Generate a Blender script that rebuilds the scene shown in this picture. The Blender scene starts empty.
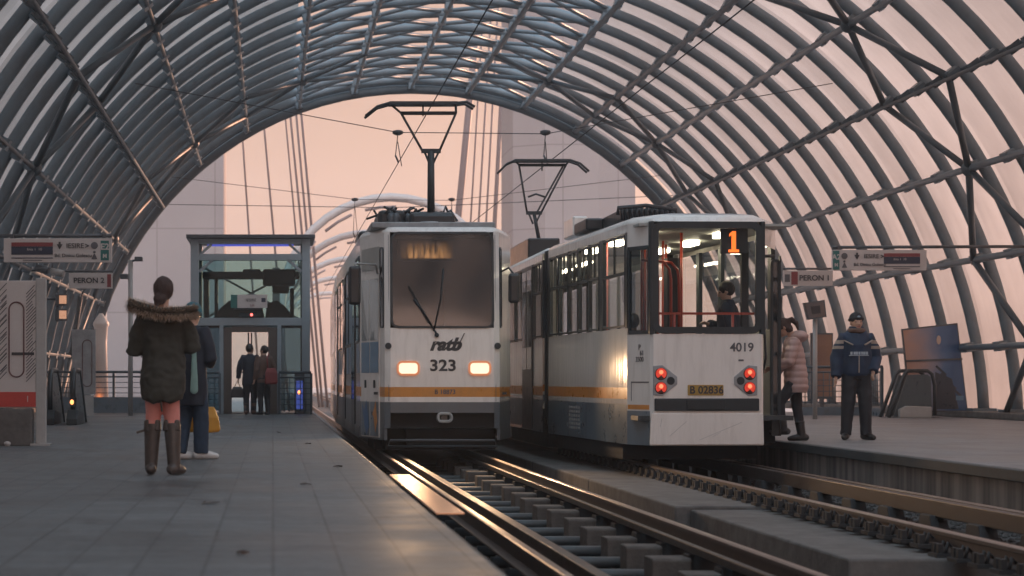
import bpy, math, random
from mathutils import Vector, Matrix, noise
R = math.radians
random.seed(7)
S = bpy.context.scene
COL = S.collection
CAMH = 0.82                      # the lens sits about this high over the platform
UP = Vector((0, 0, 1))

# ------------------------------------------------------------------ materials
MATS = {}
def mat(name, color, rough=.5, metal=0., var=.12, scale=6., bump=0., emit=None, es=0., coat=0., spec=.5, stretch=(1, 1, 1), rvar=.12, dirt=None, dirt_scale=2.5, dirt_amt=.5):
    m = bpy.data.materials.new(name); m.use_nodes = True
    nt = m.node_tree; N = nt.nodes; L = nt.links
    b = N['Principled BSDF']
    b.inputs['Metallic'].default_value = metal
    b.inputs['Specular IOR Level'].default_value = spec
    b.inputs['Coat Weight'].default_value = coat
    tc = N.new('ShaderNodeTexCoord'); mp = N.new('ShaderNodeMapping')
    mp.inputs['Scale'].default_value = stretch
    L.new(tc.outputs['Object'], mp.inputs['Vector'])
    n = N.new('ShaderNodeTexNoise'); n.inputs['Scale'].default_value = scale; n.inputs['Detail'].default_value = 6; n.inputs['Roughness'].default_value = .65
    L.new(mp.outputs[0], n.inputs['Vector'])
    r = N.new('ShaderNodeMapRange'); r.inputs['From Min'].default_value = .25; r.inputs['From Max'].default_value = .75
    r.inputs['To Min'].default_value = 1 - var; r.inputs['To Max'].default_value = 1 + var
    L.new(n.outputs['Fac'], r.inputs['Value'])
    mx = N.new('ShaderNodeMix'); mx.data_type = 'RGBA'; mx.blend_type = 'MULTIPLY'; mx.inputs['Factor'].default_value = 1
    mx.inputs['A'].default_value = (*color, 1)
    L.new(r.outputs[0], mx.inputs['B'])
    out = mx.outputs['Result']
    if dirt:
        n2 = N.new('ShaderNodeTexNoise'); n2.inputs['Scale'].default_value = dirt_scale; n2.inputs['Detail'].default_value = 8; n2.inputs['Roughness'].default_value = .7
        L.new(mp.outputs[0], n2.inputs['Vector'])
        r2 = N.new('ShaderNodeMapRange'); r2.inputs['From Min'].default_value = .48; r2.inputs['From Max'].default_value = .72
        r2.inputs['To Min'].default_value = 0; r2.inputs['To Max'].default_value = dirt_amt
        L.new(n2.outputs['Fac'], r2.inputs['Value'])
        m2 = N.new('ShaderNodeMix'); m2.data_type = 'RGBA'; m2.inputs['B'].default_value = (*dirt, 1)
        L.new(out, m2.inputs['A']); L.new(r2.outputs[0], m2.inputs['Factor']); out = m2.outputs['Result']
    L.new(out, b.inputs['Base Color'])
    rr = N.new('ShaderNodeMapRange'); rr.inputs['To Min'].default_value = max(.02, rough - rvar); rr.inputs['To Max'].default_value = min(1, rough + rvar)
    L.new(n.outputs['Fac'], rr.inputs['Value']); L.new(rr.outputs[0], b.inputs['Roughness'])
    if bump:
        bp = N.new('ShaderNodeBump'); bp.inputs['Strength'].default_value = bump; bp.inputs['Distance'].default_value = .02
        L.new(n.outputs['Fac'], bp.inputs['Height']); L.new(bp.outputs[0], b.inputs['Normal'])
    if emit:
        b.inputs['Emission Color'].default_value = (*emit, 1); b.inputs['Emission Strength'].default_value = es
    MATS[name] = m
    return m

def glass(name, tint, refl=.08, rough=.02, body=(.02, .03, .035), bodymix=0., bump=0.):
    """A window pane: mirror over a tinted see-through sheet, with an optional share of opaque film."""
    m = bpy.data.materials.new(name); m.use_nodes = True
    nt = m.node_tree; N = nt.nodes; L = nt.links; N.remove(N['Principled BSDF'])
    o = N['Material Output']
    t = N.new('ShaderNodeBsdfTransparent'); t.inputs[0].default_value = (*tint, 1)
    g = N.new('ShaderNodeBsdfGlossy'); g.inputs['Roughness'].default_value = rough; g.inputs[0].default_value = (.9, .92, .95, 1)
    d = N.new('ShaderNodeBsdfDiffuse'); d.inputs[0].default_value = (*body, 1)
    lw = N.new('ShaderNodeFresnel'); lw.inputs['IOR'].default_value = 1.5
    ge = N.new('ShaderNodeNewGeometry'); io = N.new('ShaderNodeMapRange'); io.inputs['To Min'].default_value = 1.5; io.inputs['To Max'].default_value = 1 / 1.5   # a thin sheet reflects alike from both sides
    L.new(ge.outputs['Backfacing'], io.inputs['Value']); L.new(io.outputs[0], lw.inputs['IOR'])
    ad = N.new('ShaderNodeMath'); ad.operation = 'ADD'; ad.use_clamp = True; ad.inputs[1].default_value = refl
    L.new(lw.outputs[0], ad.inputs[0])
    a = N.new('ShaderNodeMixShader'); a.inputs[0].default_value = bodymix
    L.new(t.outputs[0], a.inputs[1]); L.new(d.outputs[0], a.inputs[2])
    c = N.new('ShaderNodeMixShader'); L.new(ad.outputs[0], c.inputs[0]); L.new(a.outputs[0], c.inputs[1]); L.new(g.outputs[0], c.inputs[2])
    if bump:
        tc = N.new('ShaderNodeTexCoord'); n = N.new('ShaderNodeTexNoise'); n.inputs['Scale'].default_value = 1.4; n.inputs['Detail'].default_value = 2
        L.new(tc.outputs['Object'], n.inputs['Vector'])
        bp = N.new('ShaderNodeBump'); bp.inputs['Strength'].default_value = bump; bp.inputs['Distance'].default_value = .03
        L.new(n.outputs['Fac'], bp.inputs['Height']); L.new(bp.outputs[0], g.inputs['Normal'])
    L.new(c.outputs[0], o.inputs['Surface'])
    MATS[name] = m
    return m

WORK = bpy.data.scenes.new('workbench')
def evaluated(o):
    """bake an object's modifiers or curve into a mesh, off stage"""
    for c in list(o.users_collection): c.objects.unlink(o)
    WORK.collection.objects.link(o)
    with bpy.context.temp_override(scene=WORK, view_layer=WORK.view_layers[0]):
        dg = bpy.context.evaluated_depsgraph_get(); dg.update()
        me = bpy.data.meshes.new_from_object(o.evaluated_get(dg))
    WORK.collection.objects.unlink(o)
    return me
# ------------------------------------------------------------------ mesh builder
class MB:
    def __init__(s, T=None):
        s.v = []; s.f = []; s.m = []; s.sm = []; s.T = T
    def _add(s, vs):
        b = len(s.v)
        s.v += [tuple(Vector(p)) for p in vs]
        return b
    def face(s, vs, mi=0, smooth=False):
        b = s._add(vs); s.f.append(tuple(range(b, b + len(vs)))); s.m.append(mi); s.sm.append(smooth)
    def box(s, x0, x1, y0, y1, z0, z1, mi=0, M=None):
        p = [Vector((x, y, z)) for z in (z0, z1) for y in (y0, y1) for x in (x0, x1)]
        if M: p = [M @ q for q in p]
        b = s._add(p)
        for f in ((0, 2, 3, 1), (4, 5, 7, 6), (0, 1, 5, 4), (2, 6, 7, 3), (0, 4, 6, 2), (1, 3, 7, 5)):
            s.f.append(tuple(b + i for i in f)); s.m.append(mi); s.sm.append(False)
        return s
    def beam(s, p, q, w, h, up=UP, mi=0):
        p = Vector(p); q = Vector(q); d = (q - p).normalized()
        u = Vector(up)
        if abs(d.dot(u)) > .99: u = Vector((0, 1, 0))
        a = d.cross(u).normalized(); c = a.cross(d).normalized()
        M = Matrix((a, d, c)).transposed().to_4x4(); M.translation = p
        return s.box(-w / 2, w / 2, 0, (q - p).length, -h / 2, h / 2, mi, M)
    def loft(s, rings, mi=0, caps=True, smooth=True, closed=False):
        n = len(rings[0]); b0 = None
        bs = [s._add(r) for r in rings]
        k = len(rings)
        for i in range(k if closed else k - 1):
            a, c = bs[i], bs[(i + 1) % k]
            for j in range(n):
                s.f.append((a + j, a + (j + 1) % n, c + (j + 1) % n, c + j)); s.m.append(mi); s.sm.append(smooth)
        if caps and not closed:
            s.f.append(tuple(bs[0] + j for j in reversed(range(n)))); s.m.append(mi); s.sm.append(False)
            s.f.append(tuple(bs[-1] + j for j in range(n))); s.m.append(mi); s.sm.append(False)
        return s
    def tube(s, pts, rad, n=10, mi=0, round_caps=False, up=UP, sq=(1, 1), closed=False):
        pts = [Vector(p) for p in pts]
        if not hasattr(rad, '__len__'): rad = [rad] * len(pts)
        rad = list(rad)
        if round_caps:
            d0 = (pts[0] - pts[1]).normalized(); d1 = (pts[-1] - pts[-2]).normalized()
            r0, r1 = rad[0], rad[-1]
            pre = [(pts[0] + d0 * r0 * math.sin(a), r0 * math.cos(a)) for a in (R(85), R(55), R(28))]
            post = [(pts[-1] + d1 * r1 * math.sin(a), r1 * math.cos(a)) for a in (R(28), R(55), R(85))]
            pts = [p for p, _ in pre] + pts + [p for p, _ in post]
            rad = [r for _, r in pre] + rad + [r for _, r in post]
        rings = []; u = Vector(up); a = None
        for i, p in enumerate(pts):
            if closed: d = pts[(i + 1) % len(pts)] - pts[i - 1]
            else: d = (pts[min(i + 1, len(pts) - 1)] - pts[max(i - 1, 0)])
            d = d.normalized() if d.length > 1e-9 else Vector((0, 0, 1))
            if a is None:
                a = d.cross(u)
                if a.length < .05: a = d.cross(Vector((0, 1, 0)) if abs(d.y) < .9 else Vector((1, 0, 0)))
            else: a = a - d * a.dot(d)               # carry the frame along so that the tube never twists
            a.normalize(); c = a.cross(d).normalized()
            rings.append([p + a * (rad[i] * sq[0] * math.cos(2 * math.pi * j / n)) + c * (rad[i] * sq[1] * math.sin(2 * math.pi * j / n)) for j in range(n)])
        return s.loft(rings, mi, caps=not closed, closed=closed)
    def rings_z(s, data, n=20, mi=0):
        """stacked ellipses: (z, cx, cy, rx, ry)"""
        return s.loft([[(cx + rx * math.cos(2 * math.pi * j / n), cy + ry * math.sin(2 * math.pi * j / n), z) for j in range(n)] for z, cx, cy, rx, ry in data], mi)
    def ball(s, c, r, n=14, k=9, mi=0):
        c = Vector(c); rx, ry, rz = r if hasattr(r, '__len__') else (r, r, r)
        return s.loft([[c + Vector((rx * math.sin(math.pi * i / k) * math.cos(2 * math.pi * j / n), ry * math.sin(math.pi * i / k) * math.sin(2 * math.pi * j / n), -rz * math.cos(math.pi * i / k))) for j in range(n)] for i in [.12] + list(range(1, k)) + [k - .12]], mi)
    def prism(s, poly, axis, a, b, mi=0):
        """extrude a 2D polygon along axis ('x','y','z') from a to b"""
        f = {'x': lambda u, w, t: (t, u, w), 'y': lambda u, w, t: (u, t, w), 'z': lambda u, w, t: (u, w, t)}[axis]
        return s.loft([[f(u, w, a) for u, w in poly], [f(u, w, b) for u, w in poly]], mi, smooth=False)
    def mesh(s, name):
        me = bpy.data.meshes.new(name)
        vs = s.v if s.T is None else [tuple(s.T @ Vector(p)) for p in s.v]
        me.from_pydata(vs, [], s.f)
        me.polygons.foreach_set('material_index', s.m); me.polygons.foreach_set('use_smooth', s.sm)
        me.update()
        return me
    def build(s, name, mats, parent=None, bevel=0, fix=True):
        me = s.mesh(name)
        if fix:
            import bmesh
            bm = bmesh.new(); bm.from_mesh(me); bmesh.ops.recalc_face_normals(bm, faces=bm.faces); bm.to_mesh(me); bm.free()
        for m in (mats if isinstance(mats, (list, tuple)) else [mats]): me.materials.append(m)
        o = bpy.data.objects.new(name, me); COL.objects.link(o)
        if parent: o.parent = parent
        if bevel:
            b = o.modifiers.new('Bevel', 'BEVEL'); b.width = bevel; b.segments = 2; b.limit_method = 'ANGLE'; b.angle_limit = R(40)
        return o

def tag(o, label=None, cat=None, group=None, kind=None):
    if label: o['label'] = label
    if cat: o['category'] = cat
    if group: o['group'] = group
    if kind: o['kind'] = kind
    return o
def thing(name, label, cat, loc=(0, 0, 0), rz=0, group=None):
    o = bpy.data.objects.new(name, None); COL.objects.link(o)
    o.location = loc; o.rotation_euler = (0, 0, rz); o.empty_display_size = .3
    return tag(o, label, cat, group)
def inv(o):                      # world -> local of a thing
    return Matrix.LocRotScale(o.location, o.rotation_euler, None).inverted()
def copy_tree(o, parent=None):
    c = o.copy(); COL.objects.link(c)
    if parent: c.parent = parent
    for ch in list(o.children): copy_tree(ch, c)
    return c
def text(name, body, size, loc, parent, m, ax='x', shear=0., align='CENTER', ext=.002, sx=1., bold=0., rz=0.):
    """Flat lettering standing upright; faces -Y turned by rz about Z."""
    cu = bpy.data.curves.new(name, 'FONT'); cu.body = body; cu.size = size; cu.extrude = ext; cu.shear = shear
    cu.align_x = align; cu.align_y = 'CENTER'; cu.offset = bold
    cu.materials.append(m)
    o = bpy.data.objects.new(name, cu); COL.objects.link(o)
    me = evaluated(o); bpy.data.objects.remove(o)
    if not me.materials: me.materials.append(m)
    o = bpy.data.objects.new(name, me); COL.objects.link(o)
    o.location = loc; o.rotation_euler = (R(90), 0, rz); o.scale = (sx, 1, 1)
    if parent: o.parent = parent
    return o
def at(px, py, Y):               # point seen at a photo pixel, at a distance down the station
    return Vector(((px - 273) * Y / 2000, Y, CAMH + (380 - py) * Y / 2000))
# ------------------------------------------------------------------ the palette
M = MATS
mat('rib_paint', (.125, .172, .205), .42, var=.10, scale=3, dirt=(.09, .10, .11), dirt_amt=.6, dirt_scale=1.2)
mat('dark_steel', (.085, .095, .105), .5, var=.2, metal=.3)
mat('brace_paint', (.055, .078, .094), .5, var=.15)
mat('wire', (.03, .033, .036), .6)
mat('tram_white', (.76, .72, .68), .22, var=.05, scale=2.5, coat=.3, dirt=(.40, .36, .32), dirt_amt=.32, dirt_scale=4.5, stretch=(2.2, 2.2, .30), rvar=.06)
mat('tram_orange', (.62, .235, .035), .3, var=.08, dirt=(.3, .15, .05), dirt_amt=.4)
mat('tram_grey', (.105, .12, .135), .35, var=.12, scale=3, dirt=(.12, .10, .085), dirt_amt=.5)
mat('tram_slate', (.12, .165, .205), .3, var=.12, scale=3, dirt=(.12, .11, .10), dirt_amt=.55, coat=.2)
mat('tram_roof', (.30, .31, .32), .5, var=.2, dirt=(.14, .13, .12), dirt_amt=.6)
mat('tram_under', (.010, .013, .016), .7, var=.3)
mat('rubber', (.014, .020, .024), .55, var=.15)
mat('window_frame', (.009, .021, .028), .35, var=.15)
mat('blue_paint', (.035, .12, .27), .35, var=.1)
mat('mid_blue', (.10, .22, .34), .35, var=.15)
mat('black_ink', (.035, .035, .04), .5)
mat('grey_ink', (.09, .09, .10), .5)
mat('mirror_black', (.02, .022, .025), .4)
mat('chrome', (.55, .55, .55), .25, metal=1)
mat('headlamp', (.9, .8, .6), .3, emit=(1., .68, .48), es=.26)
mat('lamp_rim', (.28, .16, .1), .4, emit=(1., .3, .11), es=.11)  # rim made to glow, painting the orange halo round each headlight
mat('tail_red', (.55, .03, .02), .12, emit=(1., .07, .035), es=.10, coat=1)
mat('bulb_red', (.6, .1, .05), .2, emit=(1., .22, .10), es=.35)
mat('ballast', (.11, .10, .095), .95, var=.6, scale=22, bump=.8, dirt=(.04, .038, .036), dirt_amt=.7)
mat('tail_dark', (.05, .012, .012), .15, coat=.8)
mat('led_orange', (.3, .08, .02), .4, emit=(1., .15, .02), es=.42)
mat('led_dest', (.3, .12, .04), .4, emit=(1., .38, .10), es=.45)
mat('plate_yellow', (.36, .22, .045), .45, var=.15)
mat('tube_light', (.9, .85, .7), .5, emit=(1., .84, .58), es=4.5)
mat('cabin_lining', (.36, .36, .34), .5)
mat('cabin_dark', (.03, .036, .04), .6)
mat('red_rail', (.38, .05, .03), .35)
mat('seat_blue', (.035, .06, .10), .7)
mat('sign_white', (.52, .49, .48), .4, var=.05)
mat('sign_navy', (.02, .028, .055), .45)
mat('sign_red', (.22, .045, .05), .45)
mat('sign_green', (.02, .14, .13), .45)
mat('map_red', (.45, .05, .04), .45)
mat('map_line', (.12, .05, .05), .5)
mat('post_grey', (.36, .36, .355), .45, var=.1)
mat('lift_paint', (.27, .33, .37), .4, var=.08)
mat('lift_door', (.10, .085, .075), .45)
mat('lift_machine', (.022, .044, .05), .6)
mat('blue_led', (.1, .1, .6), .4, emit=(.16, .20, 1.), es=.10)
mat('red_led', (.5, .05, .05), .4, emit=(1., .12, .1), es=.8)
mat('warm_led', (.5, .2, .05), .4, emit=(1., .30, .09), es=.7)
mat('rail_paint', (.06, .085, .105), .45, var=.1)
mat('pylon', (.30, .265, .26), .75, var=.06, scale=.35, dirt=(.25, .215, .215), dirt_scale=.25, dirt_amt=.5)
mat('hanger', (.20, .16, .16), .6)
mat('hoop', (.40, .37, .36), .5)
mat('pale_panel', (.62, .56, .53), .5, var=.08, scale=1)
mat('rail_head', (.28, .22, .19), .36, metal=1, var=.15, stretch=(12, .6, 12))
mat('rail_rust', (.105, .078, .066), .6, metal=.35, var=.35, scale=14)
mat('guard_steel', (.060, .047, .042), .42, metal=.5, var=.3, scale=10)
mat('block_concrete', (.095, .083, .075), .9, var=.4, scale=9, bump=.6, dirt=(.025, .022, .02), dirt_amt=.8)
mat('bracket', (.022, .023, .025), .7, var=.3)
mat('pipe', (.045, .056, .062), .5, var=.3, scale=9, dirt=(.05, .05, .05), dirt_amt=.6)
mat('slab_concrete', (.125, .118, .112), .9, var=.35, scale=5, bump=.6, dirt=(.045, .042, .042), dirt_amt=.8, dirt_scale=1.1)
mat('escalator_black', (.018, .024, .028), .35)
mat('escalator_side', (.07, .09, .10), .3)
mat('copper_plate', (.78, .43, .26), .32, metal=1, var=.2, scale=9, stretch=(1, 2, 1), bump=.25, rvar=.08)  # orange glare painted into the metal colour
mat('hair_brown', (.05, .030, .026), .8, var=.3, scale=60)
mat('hair_dark', (.014, .012, .012), .55, var=.3, scale=60)
mat('skin', (.42, .255, .19), .5, var=.06)
mat('lip', (.30, .12, .10), .5)
mat('eye_dark', (.03, .022, .02), .3)
mat('parka', (.040, .038, .030), .85, var=.25, scale=9, bump=.25)
mat('fur', (.36, .25, .17), .9, var=.5, scale=30)
mat('fur_light', (.72, .58, .47), .9, var=.4, scale=30)
mat('lining', (.48, .39, .33), .9, var=.15)
mat('pink_leggings', (.66, .26, .22), .8, var=.12)
mat('boot_leather', (.060, .048, .042), .45, var=.3, scale=12)
mat('navy_coat', (.014, .020, .034), .75, var=.25, bump=.2)
mat('jeans', (.022, .040, .070), .85, var=.25, scale=14)
mat('white_shoe', (.55, .54, .53), .5)
mat('teal_knit', (.02, .13, .17), .85)
mat('mint_cloth', (.20, .32, .29), .8)
mat('yellow_bag', (.56, .27, .03), .5, var=.12)
mat('black_bag', (.018, .018, .02), .45)
mat('brown_coat', (.11, .065, .05), .8, var=.2)
mat('red_bag', (.21, .035, .035), .6)
mat('dark_trousers', (.018, .020, .026), .8)
mat('black_shoe', (.014, .014, .015), .45)
mat('puffer_pink', (.40, .27, .25), .55, var=.10, coat=.1)
mat('blue_jacket', (.010, .027, .064), .7, var=.2, bump=.2)
mat('beige_stripe', (.32, .27, .23), .75)
mat('cool_stripe', (.36, .42, .48), .7)
mat('beanie', (.018, .020, .026), .9, var=.3, scale=40)
mat('emblem', (.25, .34, .42), .6)
glass('clear_glass', (.80, .86, .86), -.02)
glass('rear_glass', (.86, .90, .90), -.03)
glass('side_glass', (.86, .88, .88), .0, bump=.05)
glass('windscreen', (.34, .38, .42), .06, rough=.065, body=(.016, .021, .028), bodymix=.30, bump=.012)
glass('dark_glass', (.12, .15, .17), .05, body=(.012, .016, .02), bodymix=.6, bump=.1)
glass('lift_glass', (.50, .68, .69), -.034)
glass('lift_low_glass', (.28, .40, .45), -.034)

def panel_material():
    """Milky polycarbonate: lets daylight through softly; streaked along its length."""
    m = bpy.data.materials.new('roof_sheet'); m.use_nodes = True
    nt = m.node_tree; N = nt.nodes; L = nt.links; N.remove(N['Principled BSDF']); o = N['Material Output']
    tc = N.new('ShaderNodeTexCoord'); mp = N.new('ShaderNodeMapping'); mp.inputs['Scale'].default_value = (.25, 2.2, .25)
    L.new(tc.outputs['Object'], mp.inputs[0])
    n = N.new('ShaderNodeTexNoise'); n.inputs['Scale'].default_value = 1.6; n.inputs['Detail'].default_value = 7; L.new(mp.outputs[0], n.inputs['Vector'])
    r = N.new('ShaderNodeMapRange'); r.inputs['From Min'].default_value = .25; r.inputs['From Max'].default_value = .75; r.inputs['To Min'].default_value = .93; r.inputs['To Max'].default_value = 1.05
    L.new(n.outputs['Fac'], r.inputs['Value'])
    oi = N.new('ShaderNodeObjectInfo'); o2 = N.new('ShaderNodeMapRange'); o2.inputs['To Min'].default_value = .80; o2.inputs['To Max'].default_value = 1.06; L.new(oi.outputs['Random'], o2.inputs['Value'])
    n2 = N.new('ShaderNodeTexNoise'); n2.inputs['Scale'].default_value = .5; n2.inputs['Detail'].default_value = 5; L.new(tc.outputs['Object'], n2.inputs['Vector'])
    r2 = N.new('ShaderNodeMapRange'); r2.inputs['From Min'].default_value = .3; r2.inputs['From Max'].default_value = .7; r2.inputs['To Min'].default_value = .82; r2.inputs['To Max'].default_value = 1.1; L.new(n2.outputs['Fac'], r2.inputs['Value'])
    p1 = N.new('ShaderNodeMath'); p1.operation = 'MULTIPLY'; L.new(o2.outputs[0], p1.inputs[0]); L.new(r2.outputs[0], p1.inputs[1])
    p2 = N.new('ShaderNodeMath'); p2.operation = 'MULTIPLY'; L.new(p1.outputs[0], p2.inputs[0]); L.new(r.outputs[0], p2.inputs[1])
    def tint(c):
        x = N.new('ShaderNodeMix'); x.data_type = 'RGBA'; x.blend_type = 'MULTIPLY'; x.inputs['Factor'].default_value = 1
        x.inputs['A'].default_value = (*c, 1); L.new(p2.outputs[0], x.inputs['B']); return x.outputs['Result']
    t = N.new('ShaderNodeBsdfTranslucent'); L.new(tint((.58, .53, .50)), t.inputs[0])
    d = N.new('ShaderNodeBsdfDiffuse'); L.new(tint((.10, .11, .125)), d.inputs[0])
    g = N.new('ShaderNodeBsdfGlossy'); g.inputs['Roughness'].default_value = .22; g.inputs[0].default_value = (.7, .7, .7, 1)
    a = N.new('ShaderNodeMixShader'); a.inputs[0].default_value = .30; L.new(t.outputs[0], a.inputs[1]); L.new(d.outputs[0], a.inputs[2])
    f = N.new('ShaderNodeFresnel'); f.inputs[0].default_value = 1.35
    c = N.new('ShaderNodeMixShader'); L.new(f.outputs[0], c.inputs[0]); L.new(a.outputs[0], c.inputs[1]); L.new(g.outputs[0], c.inputs[2])
    L.new(c.outputs[0], o.inputs[0]); M['roof_sheet'] = m
panel_material()

def paving(name, base, joint, sx, sy, rough=.42):
    """Big floor slabs with thin joints, worn patches and damp stains."""
    m = bpy.data.materials.new(name); m.use_nodes = True
    nt = m.node_tree; N = nt.nodes; L = nt.links; b = N['Principled BSDF']
    tc = N.new('ShaderNodeTexCoord'); mp = N.new('ShaderNodeMapping'); L.new(tc.outputs['Object'], mp.inputs[0])
    br = N.new('ShaderNodeTexBrick'); br.offset = 0.; br.inputs['Scale'].default_value = 1; br.inputs['Brick Width'].default_value = sx; br.inputs['Row Height'].default_value = sy
    br.inputs['Mortar Size'].default_value = .010; br.inputs['Mortar Smooth'].default_value = .3; br.inputs['Bias'].default_value = 0
    br.inputs['Color1'].default_value = (*[c * .86 for c in base], 1); br.inputs['Color2'].default_value = (*[c * 1.14 for c in base], 1); br.inputs['Mortar'].default_value = (*joint, 1)
    L.new(mp.outputs[0], br.inputs['Vector'])
    n = N.new('ShaderNodeTexNoise'); n.inputs['Scale'].default_value = .55; n.inputs['Detail'].default_value = 9; n.inputs['Roughness'].default_value = .62; L.new(mp.outputs[0], n.inputs['Vector'])
    n2 = N.new('ShaderNodeTexNoise'); n2.inputs['Scale'].default_value = 9; n2.inputs['Detail'].default_value = 8; n2.inputs['Roughness'].default_value = .75; L.new(mp.outputs[0], n2.inputs['Vector'])
    mr = N.new('ShaderNodeMapRange'); mr.inputs['From Min'].default_value = .3; mr.inputs['From Max'].default_value = .7; mr.inputs['To Min'].default_value = .62; mr.inputs['To Max'].default_value = 1.22; L.new(n.outputs['Fac'], mr.inputs['Value'])
    mr2 = N.new('ShaderNodeMapRange'); mr2.inputs['From Min'].default_value = .3; mr2.inputs['From Max'].default_value = .7; mr2.inputs['To Min'].default_value = .72; mr2.inputs['To Max'].default_value = 1.22; L.new(n2.outputs['Fac'], mr2.inputs['Value'])
    mu = N.new('ShaderNodeMath'); mu.operation = 'MULTIPLY'; L.new(mr.outputs[0], mu.inputs[0]); L.new(mr2.outputs[0], mu.inputs[1])
    mx = N.new('ShaderNodeMix'); mx.data_type = 'RGBA'; mx.blend_type = 'MULTIPLY'; mx.inputs['Factor'].default_value = 1; L.new(br.outputs['Color'], mx.inputs['A']); L.new(mu.outputs[0], mx.inputs['B'])
    v = N.new('ShaderNodeTexVoronoi'); v.inputs['Scale'].default_value = 1.3; L.new(mp.outputs[0], v.inputs['Vector'])     # chewing gum spots
    vm = N.new('ShaderNodeMath'); vm.operation = 'LESS_THAN'; vm.inputs[1].default_value = .06; L.new(v.outputs['Distance'], vm.inputs[0])
    mg = N.new('ShaderNodeMix'); mg.data_type = 'RGBA'; mg.inputs['B'].default_value = (*[c * .35 for c in base], 1); L.new(vm.outputs[0], mg.inputs['Factor']); L.new(mx.outputs['Result'], mg.inputs['A'])
    L.new(mg.outputs['Result'], b.inputs['Base Color'])
    rr = N.new('ShaderNodeMapRange'); rr.inputs['From Min'].default_value = .3; rr.inputs['From Max'].default_value = .7; rr.inputs['To Min'].default_value = rough - .13; rr.inputs['To Max'].default_value = rough + .16; L.new(n.outputs['Fac'], rr.inputs['Value']); L.new(rr.outputs[0], b.inputs['Roughness'])
    bp = N.new('ShaderNodeBump'); bp.inputs['Strength'].default_value = .12; bp.inputs['Distance'].default_value = .006
    ah = N.new('ShaderNodeMath'); ah.operation = 'SUBTRACT'; L.new(n2.outputs['Fac'], ah.inputs[0]); L.new(br.outputs['Fac'], ah.inputs[1])
    L.new(ah.outputs[0], bp.inputs['Height']); L.new(bp.outputs[0], b.inputs['Normal'])
    M[name] = m
paving('pale_paving', (.185, .188, .192), (.11, .11, .115), .6, .6, .5)
paving('platform_paving', (.108, .120, .128), (.062, .070, .076), .3, .3, .47)

def streaked_wall():
    m = mat('streaked_wall', (.14, .13, .125), .85, var=.1, bump=.2)
    nt = m.node_tree; N = nt.nodes; L = nt.links; b = N['Principled BSDF']
    tc = N.new('ShaderNodeTexCoord'); mp = N.new('ShaderNodeMapping'); mp.inputs['Scale'].default_value = (1, 4.2, .22); L.new(tc.outputs['Object'], mp.inputs[0])
    n = N.new('ShaderNodeTexNoise'); n.inputs['Scale'].default_value = 1.5; n.inputs['Detail'].default_value = 5; L.new(mp.outputs[0], n.inputs['Vector'])
    cr = N.new('ShaderNodeValToRGB'); cr.color_ramp.elements[0].position = .34; cr.color_ramp.elements[0].color = (.05, .049, .05, 1)
    cr.color_ramp.elements[1].position = .72; cr.color_ramp.elements[1].color = (.25, .225, .205, 1); L.new(n.outputs['Fac'], cr.inputs[0])
    L.new(cr.outputs[0], b.inputs['Base Color'])
streaked_wall()
mat('edge_dark', (.035, .045, .05), .7, var=.4, scale=9)
mat('trough_gravel', (.06, .06, .062), .95, var=.6, scale=26, bump=.8, dirt=(.02, .02, .02), dirt_amt=.6)
mat('ground_grey', (.24, .23, .23), .9, var=.15, scale=.4)

def advert(name, cols, sc, rot=0):
    m = bpy.data.materials.new(name); m.use_nodes = True
    nt = m.node_tree; N = nt.nodes; L = nt.links; b = N['Principled BSDF']; b.inputs['Roughness'].default_value = .25
    tc = N.new('ShaderNodeTexCoord'); mp = N.new('ShaderNodeMapping'); mp.inputs['Rotation'].default_value = (0, rot, 0); L.new(tc.outputs['Object'], mp.inputs[0])
    sp = N.new('ShaderNodeSeparateXYZ'); L.new(mp.outputs[0], sp.inputs[0])
    n = N.new('ShaderNodeTexNoise'); n.inputs['Scale'].default_value = sc; n.inputs['Detail'].default_value = 4; L.new(tc.outputs['Object'], n.inputs['Vector'])
    mu = N.new('ShaderNodeMath'); mu.operation = 'MULTIPLY_ADD'; mu.inputs[1].default_value = .55; L.new(n.outputs['Fac'], mu.inputs[0])
    ad = N.new('ShaderNodeMath'); ad.operation = 'MULTIPLY_ADD'; ad.inputs[1].default_value = .55; ad.inputs[2].default_value = .30; L.new(sp.outputs['X'], ad.inputs[0]); L.new(ad.outputs[0], mu.inputs[2])
    cr = N.new('ShaderNodeValToRGB'); e = cr.color_ramp.elements
    while len(e) < len(cols): e.new(.5)
    for i, c in enumerate(cols): e[i].position = .15 + .7 * i / (len(cols) - 1); e[i].color = (*c, 1)
    L.new(mu.outputs[0], cr.inputs[0]); L.new(cr.outputs[0], b.inputs['Base Color']); M[name] = m
advert('advert_sunset', [(.46, .22, .13), (.44, .28, .23), (.27, .26, .32), (.09, .16, .30), (.04, .10, .22)], 1.2)
advert('advert_amber', [(.30, .16, .10), (.22, .13, .10), (.33, .2, .13)], 2.)
advert('advert_grey', [(.2, .16, .15), (.12, .11, .115), (.26, .17, .13)], 3.)

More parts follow.
